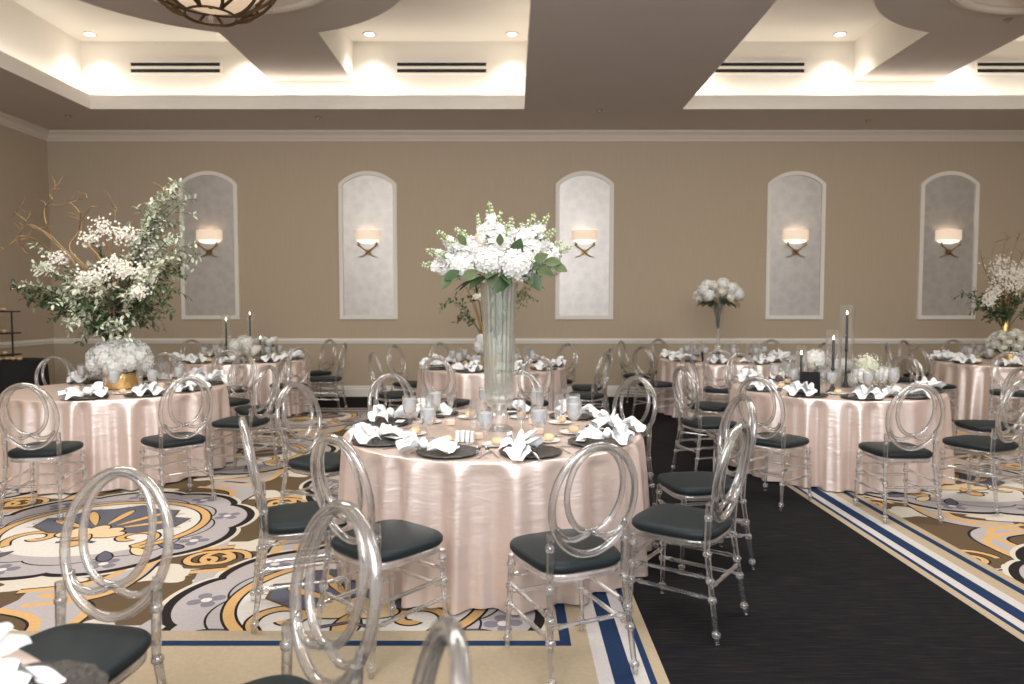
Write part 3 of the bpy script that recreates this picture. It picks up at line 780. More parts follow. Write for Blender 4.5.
def build_tables():
    CP = chair_parts(); T = tableware_meshes()
    clothdesc = {1: 'blush satin tablecloth on the central table with the tall ribbed vase', 2: 'blush satin tablecloth on the left table with towering greenery', 3: 'blush satin tablecloth on the right table with black candlesticks',
                 4: 'blush satin tablecloth on the back left table with lit tapers', 5: 'blush satin tablecloth on the back middle table behind the tall vase', 6: 'blush satin tablecloth on the back right table with trumpet vase',
                 7: 'blush satin tablecloth on the far right table with white roses', 0: 'blush satin tablecloth on the nearest table in the bottom left corner'}
    tm = G(); tm.lathe([(.001, .72), (.88, .72), (.885, .735), (.88, .75), (.001, .75)], 40)
    tmm = tm.mesh('tabletop', mat('plywood', (.4, .28, .16), .6))
    lg = G()
    lg.tube([(0, 0, 0), (0, 0, .72)], .04, 10); lg.lathe([(.3, 0), (.3, .015), (.06, .05), (.04, .06)], 20)
    lgm = lg.mesh('pedestal', M['black'])
    for t, d in TABLES.items():
        c = d['c']; tn = d['d']
        kit('round_table', [('tabletop', tmm), ('pedestal', lgm)], 'round banquet table under the cloth, the %s' % tn, 'table', (c[0], c[1], 0.006))
        one('tablecloth', tablecloth(t+3), clothdesc[t], 'tablecloth', (c[0], c[1], 0.006), 0, 'blush tablecloths')
        rnd = random.Random(50+t)
        z = TOP+.006
        for st in d['seats']:
            a, r, ex, w = st[:4]
            p = pol(c, a, r-.27, .006)
            rz = math.radians(a+180+ex)-PI/2
            kit('dining_chair', CP, 'clear oval-back chair with black cushion, %s seat of the %s' % (w, tn), 'chair', p, rz, 'clear chairs around the %s' % tn)
            if len(st) > 4: a = st[4]
            # setting
            if t == 0 and a != 42: continue
            pa = math.radians(a)
            q = pol(c, a, .745 if t else .81, z)
            g_ = lambda s: '%s at the %s' % (s, tn)
            one('charger_plate', T['charger'], 'dark glass charger plate at %s seat of the %s' % (w, tn), 'plate', q, rnd.random()*6, g_('charger plates'))
            far = t >= 2
            nk = T['napkins'][rnd.randrange(5)]
            off = pol(c, a+rnd.uniform(-7, 2), .775, z+.012)
            nang = pa+PI/2+rnd.uniform(-.9, .9) if rnd.random() < .6 else pa+rnd.uniform(-.5, .5)
            if t == 1 and a == -73: nang = pa+2.9; off = pol(c, a-5, .79, z+.012)
            if t == 1 and a == -107: nang = pa-PI/2+.2; off = pol(c, a-9, .79, z+.012)
            if t == 1 and a == -36: nang = pa+.2; off = pol(c, a+3, .79, z+.012)
            if t == 0: nang = pa+1.9; off = pol(c, a+10, .80, z+.014)
            o = one('napkin', nk, 'knotted white cloth napkin at %s seat of the %s' % (w, tn), 'napkin', off, nang, g_('napkins'))
            s = rnd.uniform(1.0, 1.12) if not far else rnd.uniform(1.12, 1.32)
            if t == 0: s = .88
            o.scale = (s, s, s)
            if not far:
                cq = pol(c, a-2, .66, z+.0165); one('menu_card', T['card'], 'small white card on charger at %s seat of the %s' % (w, tn), 'card', cq, pa+PI/2+.3, g_('place cards'))
                for nm, da, m in (('fork', -15, 'fork'), ('dinner_knife', 15.5, 'knife')):
                    e = pol(c, a+da, .74, z); one(nm, T[m], 'silver %s at %s seat of the %s' % (nm.replace('_', ' '), w, tn), 'cutlery', e, pa+PI/2, g_('cutlery'))
            if t == 0: continue
            e = pol(c, a+14, .53, z)
            gb = kit('water_goblet', [('bowl', T['g_bowl'], [('ice_water', T['g_water'])]), ('stem', T['g_stem'])], 'goblet of iced water at %s seat of the %s' % (w, tn), 'glass', e, 0, g_('water goblets')); gb.scale = (1.12, 1.12, 1.1)
            e = pol(c, a+5, .46, z)
            kit('champagne_flute', [('bowl', T['f_bowl']), ('stem', T['f_stem'])], 'empty champagne flute at %s seat of the %s' % (w, tn), 'glass', e, 0, g_('champagne flutes'))
            e = pol(c, a-14, .50, z)
            one('bread_plate', T['bread_plate'], 'small white bread plate at %s seat of the %s' % (w, tn), 'plate', e, 0, g_('bread plates'))
            one('bread_roll', T['roll'][rnd.randrange(3)], 'golden bread roll on plate at %s seat of the %s' % (w, tn), 'bread', (e[0]+.01, e[1], e[2]+.0035), rnd.random()*6, g_('bread rolls'))

# ---------------------------------------------------------------- flowers
def floret_cluster(rnd, Rr, n, petal_w, flat=.9, core=True, mats=None, lo=-.6):
    g = G()
    if core: g.ball((0, 0, 0), Rr*.90, 14, 9, flat, 0)
    ga = PI*(3-math.sqrt(5))
    for i in range(n):
        z = 1-(1-lo)*(i+.5)/n; r = math.sqrt(max(0, 1-z*z)); a = ga*i+rnd.uniform(-.15, .15)
        nrm = Vector((r*math.cos(a), r*math.sin(a), z)); p = Vector((nrm.x*Rr, nrm.y*Rr, nrm.z*Rr*flat))*rnd.uniform(.93, 1.07)
        floret(g, p, nrm, petal_w*rnd.uniform(.85, 1.15), rnd)
    return g
def floret(g, p, nrm, w, rnd, k=4, mi=0):
    t = nrm.orthogonal().normalized(); b = nrm.cross(t); a0 = rnd.random()*6
    for j in range(k):
        a = a0+2*PI*j/k; d = t*math.cos(a)+b*math.sin(a); s = nrm.cross(d)
        lift = nrm*(w*rnd.uniform(.05, .35))
        g.add([p, p+d*w*.55+s*w*.42+lift*.6, p+d*w*1.02+lift, p+d*w*.55-s*w*.42+lift*.6], [(0, 1, 2, 3)], mi)
def leaf(g, p, d, up, L, W, mi=0, curl=.15):
    d = d.normalized(); s = d.cross(up)
    if s.length < 1e-4: s = d.orthogonal()
    s.normalize(); n = s.cross(d)
    vs = [p]; prof = ((.2, .6), (.45, 1.), (.7, .8), (.9, .35))
    for t, w in prof:
        c = p+d*L*t-n*curl*L*t*t
        vs += [c+s*W*.5*w+n*W*.12*w, c, c-s*W*.5*w+n*W*.12*w]
    vs.append(p+d*L-n*curl*L)
    fs = [(0, 2, 1), (0, 3, 2)]
    for i in range(3):
        o = 1+3*i; fs += [(o, o+1, o+4, o+3), (o+1, o+2, o+5, o+4)]
    o = 10; fs += [(o, o+1, 13), (o+1, o+2, 13)]
    g.add(vs, fs, mi)
def bez(p0, p1, p2, n=12):
    p0, p1, p2 = Vector(p0), Vector(p1), Vector(p2)
    return [p0*(1-t)**2+p1*2*t*(1-t)+p2*t*t for t in [i/n for i in range(n+1)]]
def branch(rnd, p0, p1, p2, mleaf, mstem, L=.07, W=.03, step=.035, start=.3, r=.006, n=14, sub=0):
    g = G(); pts = bez(p0, p1, p2, n)
    g.tube(pts, [r*(1-.7*i/n) for i in range(n+1)], 5, mi=1)
    length = sum((pts[i+1]-pts[i]).length for i in range(n)); k = int(length*(1-start)/step)
    def along(t):
        f = t*n; i = min(n-1, int(f)); return pts[i].lerp(pts[i+1], f-i), (pts[i+1]-pts[i]).normalized()
    def leaves(pt, tan, s):
        o = tan.orthogonal().normalized(); o.rotate(Quaternion(tan, rnd.random()*6.28))
        for sg in (1, -1):
            d = (o*sg+tan*rnd.uniform(.3, .9)+Vector((rnd.uniform(-.3, .3), rnd.uniform(-.3, .3), rnd.uniform(-.3, .2)))).normalized()
            leaf(g, pt, d, Vector((rnd.uniform(-.4, .4), rnd.uniform(-.6, .2), 1)).normalized(), L*s*rnd.uniform(.75, 1.2), W*s*rnd.uniform(.8, 1.2), 0, rnd.uniform(0, .25))
    for i in range(k):
        t = start+(1-start)*(i+.5)/k; pt, tan = along(t); leaves(pt, tan, 1-.35*(i/max(1, k)))
        if sub and i % sub == 0:
            o = tan.orthogonal().normalized(); o.rotate(Quaternion(tan, rnd.random()*6.28)); d = (o+tan*.8).normalized(); SL = rnd.uniform(.10, .2)
            q = [pt+d*SL*u/4+Vector((0, 0, -.03*(u/4)**2)) for u in range(5)]
            g.tube(q, .0025, 4, mi=1)
            for u in range(1, 5): leaves(q[u], d, .8)
    return g.mesh('leafy_branch', [mleaf, mstem], True, None)
def stock(rnd, base, d, L, mats, w=.022, wid=.040, per=7):
    """a flower spike: open florets below, green buds at the tip; mats 0 petals 1 stem 2 buds"""
    g = G(); base = Vector(base); d = Vector(d).normalized()
    tip = base+d*L; g.tube([base-d*L*.25, base, tip], .004, 5, mi=1)
    t = d.orthogonal().normalized(); b = d.cross(t); k = int(L/.020)
    for i in range(k):
        f = i/k; p = base+d*L*f; rad = wid*(1-f**1.7)+.006
        for j in range(per if f < .7 else 4):
            a = rnd.random()*6.28; o = t*math.cos(a)+b*math.sin(a); nrm = (o+d*.35).normalized()
            if f > .72: g.ball(p+o*rad, .0085*(1.3-f*.5), 6, 4, 1.2, 2)
            else: floret(g, p+o*rad, nrm, w*rnd.uniform(.8, 1.15), rnd, 5)
    return g.mesh('flower_spike', mats, True, None)
def rose_mesh(rnd, Rr, m):
    g = G(); g.ball((0, 0, 0), Rr*.62, 12, 8, .95)
    for ring, (k, rr, zz, tilt) in enumerate(((4, .35, .45, .3), (5, .62, .25, .55), (6, .88, .0, .9))):
        for j in range(k):
            a = 2*PI*j/k+ring*.6+rnd.uniform(-.15, .15)
            def fn(u, v):
                s = (u-.5)*2.0; aa = a+s*(PI/k*1.25); q = rr*Rr*(.75+.35*v*tilt+.10*v); z = (-.5+(zz+.95)*v*(1-.22*s*s))*Rr*.8
                return (q*math.cos(aa), q*math.sin(aa), z)
            g.grid(fn, 7, 5)
    return g.mesh('rose', m, True, None)

def w2(px, py, Y):
    """pixel to world at plane Y, camera at (0,0,1.55), 3 degrees down"""
    c, s = math.cos(PITCH), math.sin(PITCH)
    dx = (px-512)/711; dz = (342-py)/711
    vy = c+dz*s; vz = dz*c-s
    k = Y/vy
    return Vector((dx*k, Y, 1.55+vz*k))
PITCH = math.radians(2.98)

def build_centerpieces():
    z = TOP+.006
    # ---------- central vase
    c = TABLES[1]['c']; C = Vector((c[0]+.04, c[1], z))
    H = .92
    flt = lambda a, zz: 1+.035*math.cos(22*a)
    vg = G()
    prof_o = [(.085, .18), (.088, .22), (.096, .5), (.106, .80), (.114, .90), (.116, .92)]
    prof_i = [(.110, .92), (.108, .90), (.100, .80), (.090, .5), (.082, .23), (.001, .21)]
    vg.lathe(prof_o+prof_i, 132, mod=lambda a, zz: 1+.03*math.cos(22*a))
    body = vg.mesh('vase_body', clear_mat('ribbed_glass', (.975, .98, .965), clear=.88, rough=.03, ior=1.2, gloss=.10, grey=.07, gcol=(.88, .89, .86)))
    bg = G(); bg.lathe([(.088, 0), (.088, .012), (.055, .03), (.05, .05), (.062, .08), (.062, .10), (.045, .12), (.05, .14), (.085, .165), (.088, .182), (.001, .182)], 40)
    base = bg.mesh('vase_foot', clear_mat('foot_glass', (.98, .98, .98), clear=.6, rough=.02, ior=1.3, gloss=.16, grey=.08))
    wg = G(); wg.lathe([(.001, .215), (.080, .232), (.088, .5), (.0985, .80), (.001, .80)], 40)
    wat = wg.mesh('vase_water', clear_mat('vase_water', (.93, .95, .92), clear=.97, rough=.0, ior=1.1, gloss=.0, grey=.05, gcol=(.86, .88, .82)))
    kit('tall_vase', [('vase_body', body), ('foot', base), ('water', wat)], 'tall fluted clear glass vase standing in the middle of the central table', 'vase', C)
    b = thing('tall_bouquet', 'lush white hydrangea and stock bouquet with green leaves in the tall fluted vase', 'flowers', (C.x, C.y, C.z))
    rnd = random.Random(3)
    def rel(px, py, dy=0): return w2(px, py, C.y+dy)-C
    pet = [M['petal'], M['bud']]
    stm = [M['petal'], M['stem'], M['bud']]
    mouth = Vector((0, 0, .90))
    for px, py, r, dy in ((516, 265, .112, -.14), (490, 263, .095, -.10), (503, 246, .09, .02), (462, 268, .085, -.06), (533, 256, .085, .05), (479, 250, .07, -.02), (492, 236, .075, .05), (548, 262, .07, -.02)):
        p = rel(px, py, dy); me = floret_cluster(rnd, r, int(95*(r/.1)**2), .026, .85).mesh('bloom', pet, True, None)
        link('bloom', me, b, p, None, (rnd.uniform(-.3, .3)+.25, rnd.uniform(-.3, .3), rnd.random()*6))
    for px, py, dy in ((481, 241, -.06), (552, 271, -.06)):
        o = link('rose', rose_mesh(rnd, .05, M['cream_petal']), b, rel(px, py, dy), None, (.7, 0, rnd.random()))
        o['label'] = 'cream rose'
    tips = [(489, 201), (500, 210), (478, 213), (512, 216), (436, 230), (425, 249), (420, 264), (455, 227), (462, 229), (549, 213), (535, 213), (556, 228), (572, 246), (445, 238), (523, 222), (563, 240), (434, 252), (508, 222), (540, 224), (484, 216), (447, 250), (430, 240)]
    for i, (px, py) in enumerate(tips[:18]):
        tip = rel(px, py, rnd.uniform(-.12, .12)); org = Vector((0, 0, .98)) + Vector((tip.x*.25, 0, 0))
        d = (tip-org).normalized(); L = min(.30, (tip-org).length*.8)
        link('flower_spike', stock(rnd, tip-d*L, d, L, stm, .025, .046), b)
    lv = G(); lv2 = G()
    big = [(517, 249, .3, .9, .11), (502, 283, -.5, -.7, .12), (470, 275, -.6, -.4, .10), (527, 276, .4, -.6, .10), (535, 281, .5, -.9, .11), (545, 272, .9, -.3, .10), (540, 258, .8, .4, .09), (452, 275, -.8, -.5, .09), (492, 278, 0, -1, .10), (552, 262, 1, 0, .09), (500, 240, 0, 1, .06), (462, 240, -.6, .8, .07), (560, 268, 1, -.4, .08), (446, 281, -.5, -1, .09), (530, 266, .7, .1, .1)]
    for px, py, dx, dz, L in big:
        L *= 1.25; g = G(); d = Vector((dx, -.35, dz)).normalized(); p = rel(px, py, -.18)-d*L*.5
        leaf(g, p, d, Vector((0, -1, .5)), L, L*.62, 0, .1); link('leaf', g.mesh('leaf', M['leaf'] if rnd.random() < .6 else M['olive'], True, None), b)
    for k in range(14):
        a = 2*PI*k/14; d = Vector((math.cos(a), math.sin(a), rnd.uniform(-.2, .3))); p = mouth+Vector((d.x*.1, d.y*.1, .06))
        g = G(); leaf(g, p, d, Vector((0, 0, 1)), .20, .075, 0, .3); link('leaf', g.mesh('leaf', M['leaf'] if k % 2 else M['darkleaf'], True, None), b)
    for k in range(22):
        g = G(); a = rnd.random()*6.28; r0 = rnd.uniform(.0, .055); low = Vector((r0*math.cos(a), r0*math.sin(a), rnd.uniform(.52, .76)))
        top = Vector((.075*math.cos(a+.6), .075*math.sin(a+.6), .93)); g.tube([low, low.lerp(top, .5)+Vector((.006, 0, 0)), top, Vector((top.x*1.6, top.y*1.6, 1.05))], .0042, 5)
        for q in range(3):
            pp = low.lerp(top, .35+.2*q); leaf(g, pp, Vector((rnd.uniform(-.5, .5), rnd.uniform(-.5, .5), -1)), Vector((0, -1, 0)), .07, .02, 0, .1)
        link('stem', g.mesh('stem', M['stem'] if k % 3 else M['olive'], True, None), b)
    # extras on the central table
    ca = thing('sugar_caddy', 'white sugar packets standing in a caddy on the central table', 'caddy', w2(470, 437, 4.2) * 0 + Vector((-.27, 4.02, z)))
    g = G(); g.lathe([(.001, .0), (.07, .0), (.075, .008), (.07, .006), (.001, .004)], 24); link('tray', g.mesh('tray', M['silver']), ca)
    for k in range(4):
        g = G(); g.box((-.05+.027*k, -.025, .006), (-.028+.027*k, .025, .066)); link('sugar_packet', g.mesh('sugar_packet', M['card'], False), ca, None, None, (0, .03*k, 0))
    sg = G(); sg.lathe([(.016, 0), (.018, .004), (.014, .04), (.012, .045), (.001, .045)], 14); sm = sg.mesh('jar', M['glass'])
    sc = G(); sc.lathe([(.0125, .045), (.013, .058), (.008, .064), (.001, .065)], 14); scm = sc.mesh('lid', M['silver'])
    for k, (nm, dx) in enumerate((('salt_shaker', 0), ('pepper_shaker', .045))):
        kit(nm, [('jar', sm), ('lid', scm)], 'small glass %s at the front edge of the central table' % nm.replace('_', ' '), 'shaker', (-.17+dx, 3.60, z))
    vt = G(); vt.lathe([(.030, 0), (.036, .01), (.038, .06), (.036, .06), (.034, .012), (.001, .008)], 18); vtm = vt.mesh('votive_glass', M['glass'])
    vc = G(); vc.lathe([(.001, .009), (.032, .010), (.033, .035), (.001, .036)], 16); vcm = vc.mesh('votive_wax', M['votive'])
    for t, spots in {1: ((-.28, .16), (.26, .2), (.28, -.16), (-.08, -.32), (.05, .34)), 2: ((-.3, -.2), (.3, -.26), (.33, .1)), 3: ((.08, -.50), (-.34, -.1), (.36, -.30)), 4: ((.1, -.45), (-.2, -.42)), 5: ((-.3, -.2), (.3, -.25)), 6: ((-.25, -.2), (.25, -.22)), 7: ((-.3, -.25), (-.36, .1))}.items():
        for k, (dx, dy) in enumerate(spots):
            cc = TABLES[t]['c']; nm = ('leftmost', 'second', 'third', 'fourth', 'fifth')[k]
            kit('votive_candle', [('glass_cup', vtm, [('wax', vcm)])], '%s glowing peach votive around the centrepiece of the %s' % (nm, TABLES[t]['d']), 'candle', (cc[0]+dx, cc[1]+dy, z), 0, 'votives of the %s' % TABLES[t]['d'])

    # ---------- low hydrangea mounds in gold bowls with branches
    def mound(t, name, label, bowl_label, rx, rz, n, br, m, rose=False, seed=1, zoff=.10, bowl=True):
        rnd = random.Random(seed); cc = TABLES[t]['c']
        base = Vector((cc[0], cc[1], z))
        if bowl:
            g = G(); g.lathe([(.11, 0), (.14, .005), (.15, .04), (.15, .13), (.145, .15), (.135, .15), (.14, .05), (.001, .02)], 32)
            one('gold_bowl', g.mesh('gold_bowl', M['gold']), bowl_label, 'bowl', base)
        th = thing(name, label, 'flowers', (base.x, base.y, base.z+.15))
        ga = PI*(3-math.sqrt(5))
        for i in range(n):
            q = 1-1.25*(i+.5)/n; r = math.sqrt(max(0, 1-q*q)); a = ga*i
            p = Vector((rx*r*math.cos(a), rx*r*math.sin(a), zoff+rz*q))
            if rose: me = rose_mesh(rnd, br, m)
            else: me = floret_cluster(rnd, br, 64, .026, .9).mesh('bloom', [m, M['bud']], True, None)
            o = link('rose' if rose else 'bloom', me, th, p)
            nr = Vector((r*math.cos(a), r*math.sin(a), max(q, .1))); o.rotation_euler = nr.to_track_quat('Z', 'Y').to_euler()
        g = G(); g.ball((0, 0, zoff-.02), 1, 14, 8, 1); 
        for k in range(len(g.v)): v = g.v[k]; g.v[k] = (v[0]*rx*.86, v[1]*rx*.86, zoff-.02+(v[2]-zoff+.02)*rz*.86)
        link('foliage', g.mesh('foliage', M['leaf'] if not rose else M['darkleaf']), th)
        g = G()
        for k in range(26):
            a = rnd.random()*6.28; q = rnd.uniform(-.5, .5); d = Vector((math.cos(a), math.sin(a), q)); leaf(g, Vector((d.x*rx*.9, d.y*rx*.9, zoff+q*rz)), d, Vector((0, 0, 1)), .08, .045, 0, .2)
        link('leaves', g.mesh('leaves', M['leaf'], True, None), th)
    mound(2, 'hydrangea_mound', 'round mound of white hydrangeas in the gold bowl on the left table', 'round hammered gold bowl under the hydrangea mound on the left table', .21, .16, 24, .085, M['petal'], seed=4)
    mound(5, 'hydrangea_mound', 'small mound of white hydrangeas on the back middle table behind tall vase', 'gold bowl under the hydrangeas on the back middle table', .17, .15, 16, .08, M['petal'], seed=5)
    mound(7, 'rose_mound', 'round mound of white roses on the far right table', 'gold bowl under the white roses on the far right table', .25, .17, 34, .068, M['cream_petal'], True, 6)

    # ---------- towering greenery on the left table
    def tree_arrangement(t, label, px0, py0, items, willows, blossoms, vlabel, seed, extra=None):
        rnd = random.Random(seed); cc = TABLES[t]['c']; Y = cc[1]
        org = w2(px0, py0, Y)
        zb = z+.15+.22
        g = G(); g.lathe([(.05, 0), (.055, .01), (.05, .02), (.045, .2), (.065, org.z-zb+.06), (.060, org.z-zb+.06), (.040, .2), (.001, .03)], 24)
        one('gold_trumpet_vase', g.mesh('gold_trumpet_vase', M['gold']), vlabel, 'vase', (org.x, Y, zb), 0)
        th = thing('branch_arrangement', label, 'flowers', org)
        for px, py, kind, dy in items:
            e = w2(px, py, Y+dy)-org
            mid = Vector((e.x*.35, e.y*.4, max(e.z*.75, .30)+.10*abs(e.x)))
            ml, L, W, st = {'pale': (M['dusty'], .075, .034, .028), 'dark': (M['darkleaf'], .085, .042, .034), 'olive': (M['olive'], .065, .022, .026), 'fern': (M['olive'], .05, .012, .022), 'mid': (M['leaf'], .075, .036, .034)}[kind]
            link('leafy_branch', branch(rnd, (0, 0, -.05), mid, e, ml, M['olive'], L, W, st, .42, .007, 14, 4), th)
        for pts in willows:
            P3 = [w2(px, py, Y+rnd.uniform(-.2, .2))-org for px, py in pts]
            # smooth by catmull
            full = []
            P3 = [Vector((0, 0, 0))]+P3
            for i in range(len(P3)-1):
                a = P3[max(0, i-1)]; b_ = P3[i]; c_ = P3[i+1]; d_ = P3[min(len(P3)-1, i+2)]
                for q in range(6):
                    u = q/6; full.append(.5*((2*b_)+(c_-a)*u+(2*a-5*b_+4*c_-d_)*u*u+(3*b_-a-3*c_+d_)*u**3))
            full.append(P3[-1]); k = len(full)
            g = G(); g.tube(full, [.010*(1-.75*i/k) for i in range(k)], 5)
            for q in range(5):
                i = rnd.randrange(k//2, k-1); p = full[i]; d = Vector((rnd.uniform(-1, 1), rnd.uniform(-.5, .5), rnd.uniform(-.2, 1))).normalized()*rnd.uniform(.08, .2)
                g.tube([p, p+d*.5+Vector((.02, 0, .015)), p+d], [.004, .003, .0015], 4)
            link('willow_twig', g.mesh('willow_twig', M['willow'], True, None), th)
        for px, py, r, dy in blossoms:
            p = w2(px, py, Y+dy)-org
            g = G()
            for q in range(95):
                o = Vector((rnd.gauss(0, 1), rnd.gauss(0, .7), rnd.gauss(0, .7)))*r*.55; floret(g, p+o, Vector((rnd.uniform(-.6, .6), -1, rnd.uniform(-.2, 1))).normalized(), .0125, rnd, 5)
            mid = Vector((p.x*.4, p.y*.5, p.z*.75)); g.tube(bez((0, 0, 0), mid, p, 8), .004, 5, mi=1)
            link('blossom_spray', g.mesh('blossom_spray', [M['cream_petal'], M['redtwig']], True, None), th)
        if extra: extra(th, org, rnd, Y)
    items = [(181, 182, 'pale', .1), (176, 190, 'pale', -.1), (170, 205, 'pale', 0), (174, 222, 'pale', .2), (186, 200, 'pale', .05), (165, 190, 'pale', .12), (160, 225, 'pale', .05), (178, 235, 'pale', -.05),
             (196, 243, 'pale', -.1), (188, 258, 'pale', .1), (180, 270, 'mid', 0), (190, 262, 'olive', .2), (165, 292, 'olive', .1), (170, 300, 'dark', -.2), (150, 310, 'fern', 0), (166, 318, 'fern', -.2), (172, 285, 'olive', -.3), (158, 268, 'pale', -.35),
             (22, 283, 'pale', 0), (12, 287, 'dark', .1), (30, 262, 'pale', -.1), (40, 252, 'pale', .2), (28, 300, 'dark', .1), (45, 306, 'dark', -.1), (34, 292, 'olive', .0), (60, 300, 'pale', -.3), (50, 275, 'olive', -.35), (55, 290, 'mid', .2), (70, 285, 'pale', -.4),
             (62, 322, 'pale', -.35), (72, 312, 'pale', -.4), (86, 330, 'dark', -.3), (95, 322, 'dark', -.2), (104, 312, 'mid', -.3), (113, 338, 'pale', -.45), (108, 322, 'pale', -.42), (92, 300, 'dark', -.2), (130, 305, 'dark', -.1), (140, 300, 'dark', .2), (120, 290, 'dark', -.2),
             (105, 265, 'dark', 0), (85, 280, 'dark', .1), (145, 280, 'mid', 0), (130, 262, 'pale', .1), (100, 250, 'olive', .1), (118, 275, 'mid', -.1), (150, 255, 'pale', 0), (75, 262, 'pale', .1), (155, 240, 'pale', .1), (140, 292, 'pale', -.3), (98, 284, 'pale', -.35)]
    willows = [[(100, 290), (60, 245), (45, 232), (28, 225), (15, 240), (2, 250)], [(98, 285), (55, 240), (46, 222), (45, 208), (52, 200), (50, 193), (60, 189)], [(95, 280), (70, 250), (78, 232), (80, 214), (70, 203), (64, 205), (78, 200), (88, 198)], [(105, 270), (84, 240), (82, 222), (90, 208), (95, 206)],
               [(110, 280), (112, 240), (116, 215), (112, 207)], [(95, 290), (48, 236), (30, 226), (22, 218), (14, 211)], [(118, 280), (148, 240), (160, 205), (165, 190)], [(90, 300), (50, 250), (22, 236), (20, 244), (27, 254)]]
    blossoms = [(104, 228, .11, -.1), (90, 240, .10, 0), (125, 234, .12, -.1), (140, 241, .11, 0), (112, 262, .09, -.2), (122, 270, .09, -.25), (138, 272, .12, -.25), (148, 280, .10, -.2), (139, 292, .08, -.35), (88, 277, .10, -.25), (82, 282, .09, -.2), (102, 275, .08, -.3), (60, 258, .09, 0), (45, 268, .09, 0), (150, 250, .10, 0)]
    tree_arrangement(2, 'towering arrangement of eucalyptus, curly willow and white sprays over the left table', 114, 350, items, willows, blossoms, 'slim gold trumpet vase holding tall branches above the left hydrangea mound', 11)
    items5 = [(457, 318, 'dark', 0), (527, 292, 'olive', .1), (522, 300, 'olive', 0), (448, 300, 'mid', .1), (540, 285, 'olive', 0), (470, 270, 'dark', .1), (500, 250, 'pale', .2), (520, 262, 'pale', .1)]
    w5 = [[(478, 320), (468, 290), (462, 275), (470, 250)], [(480, 320), (474, 296), (480, 270), (470, 235)], [(484, 320), (484, 290), (478, 262)], [(482, 315), (476, 285), (470, 262)], [(486, 315), (492, 285), (500, 250)], [(480, 322), (464, 282), (458, 268)], [(487, 320), (510, 300), (528, 285)]]
    tree_arrangement(5, 'curly willow branch arrangement behind the tall vase on the back middle table', 484, 340, items5, w5, [(478, 297, .05, 0), (480, 270, .06, 0)], 'slim gold trumpet vase behind the tall clear vase on back middle table', 12)
    items7 = [(960, 292, 'mid', 0), (968, 298, 'olive', .1), (975, 303, 'dark', -.1), (985, 316, 'dark', -.1), (992, 305, 'mid', -.2), (1000, 315, 'dark', -.2), (1010, 310, 'dark', -.2), (1020, 300, 'mid', -.1), (1030, 290, 'dark', 0), (1004, 296, 'mid', -.1), (1040, 310, 'mid', .1), (1015, 285, 'dark', 0), (990, 290, 'mid', -.1), (1045, 280, 'pale', 0)]
    w7 = [[(1004, 300), (1002, 260), (1008, 235)], [(1006, 300), (1012, 255), (1022, 230)], [(1000, 300), (985, 270), (980, 250)], [(1008, 300), (1020, 260), (1030, 240)], [(1002, 300), (992, 262), (996, 240)]]
    b7 = [(1003, 261, .10, 0), (998, 268, .11, 0), (1010, 272, .12, -.1), (1020, 270, .12, 0), (1002, 282, .12, -.1), (1012, 286, .11, -.2), (990, 298, .08, -.2), (996, 292, .08, -.2), (1024, 284, .12, -.1), (1018, 278, .1, -.15), (1000, 275, .1, -.15), (988, 302, .07, -.2), (1030, 268, .12, 0)]
    tree_arrangement(7, 'loose arrangement of white blossom sprays and green branches over the far right table', 1005, 332, items7, w7, b7, 'slim gold trumpet vase above the white roses on the far right table', 13)

    # ---------- trumpet vase bouquet on back right table
    c6 = TABLES[6]['c']; B = Vector((c6[0]-.13, c6[1]-.1, z))
    g = G(); g.lathe([(.085, 0), (.085, .008), (.05, .03), (.022, .05), (.03, .10), (.058, .14), (.064, .175), (.058, .21), (.024, .24), (.024, .28), (.03, .38), (.055, .56), (.095, .80), (.090, .80), (.05, .56), (.024, .38), (.001, .34)], 32)
    one('trumpet_vase', g.mesh('trumpet_vase', clear_mat('trumpet_glass', (.95, .95, .92), clear=.6, rough=.02, ior=1.3, gloss=.12, grey=.06)), 'clear glass trumpet vase with ball stem on the back right table', 'vase', B)
    th = thing('round_bouquet', 'round bouquet of white roses and hydrangeas in the trumpet vase on back right table', 'flowers', (B.x, B.y, B.z+.80))
    rnd = random.Random(8)
    for i in range(26):
        q = 1-1.15*(i+.5)/26; r = math.sqrt(1-q*q); a = 2.4*i; p = Vector((.31*r*math.cos(a), .28*r*math.sin(a), .10+.20*q))
        if i % 2: me = rose_mesh(rnd, .065, M['cream_petal']); nm = 'rose'
        else: me = floret_cluster(rnd, .075, 40, .028, .9).mesh('bloom', [M['petal'], M['bud']], True, None); nm = 'bloom'
        o = link(nm, me, th, p); o.rotation_euler = Vector((r*math.cos(a), r*math.sin(a), max(.2, q))).to_track_quat('Z', 'Y').to_euler()
    g = G()
    for k in range(70):
        a = rnd.random()*6.28; q = rnd.uniform(-.5, .6); d = Vector((math.cos(a), math.sin(a), q*.6-.15)); s = rnd.uniform(.4, 1); leaf(g, Vector((d.x*.25*s, d.y*.22*s, .03+.06*q)), d, Vector((0, 0, 1)), .11, .05, 0, .3)
    link('leaves', g.mesh('leaves', M['darkleaf'], True, None), th)
    g = G()
    for k in range(16):
        a = 2*PI*k/16; g.tube([(.012*math.cos(a), .012*math.sin(a), -.34), (.03*math.cos(a), .03*math.sin(a), -.18), (.07*math.cos(a), .07*math.sin(a), 0), (.14*math.cos(a), .14*math.sin(a), .08)], .006, 5)
    link('stems', g.mesh('stems', M['leaf'], True, None), th)
    for k in range(9):
        a = 2*PI*k/9; d = Vector((math.cos(a), math.sin(a)*.9, .55)).normalized(); link('flower_spike', stock(rnd, d*.20+Vector((0, 0, .05)), d, .16, [M['cream_petal'], M['stem'], M['bud']], .018, .022, 4), th)

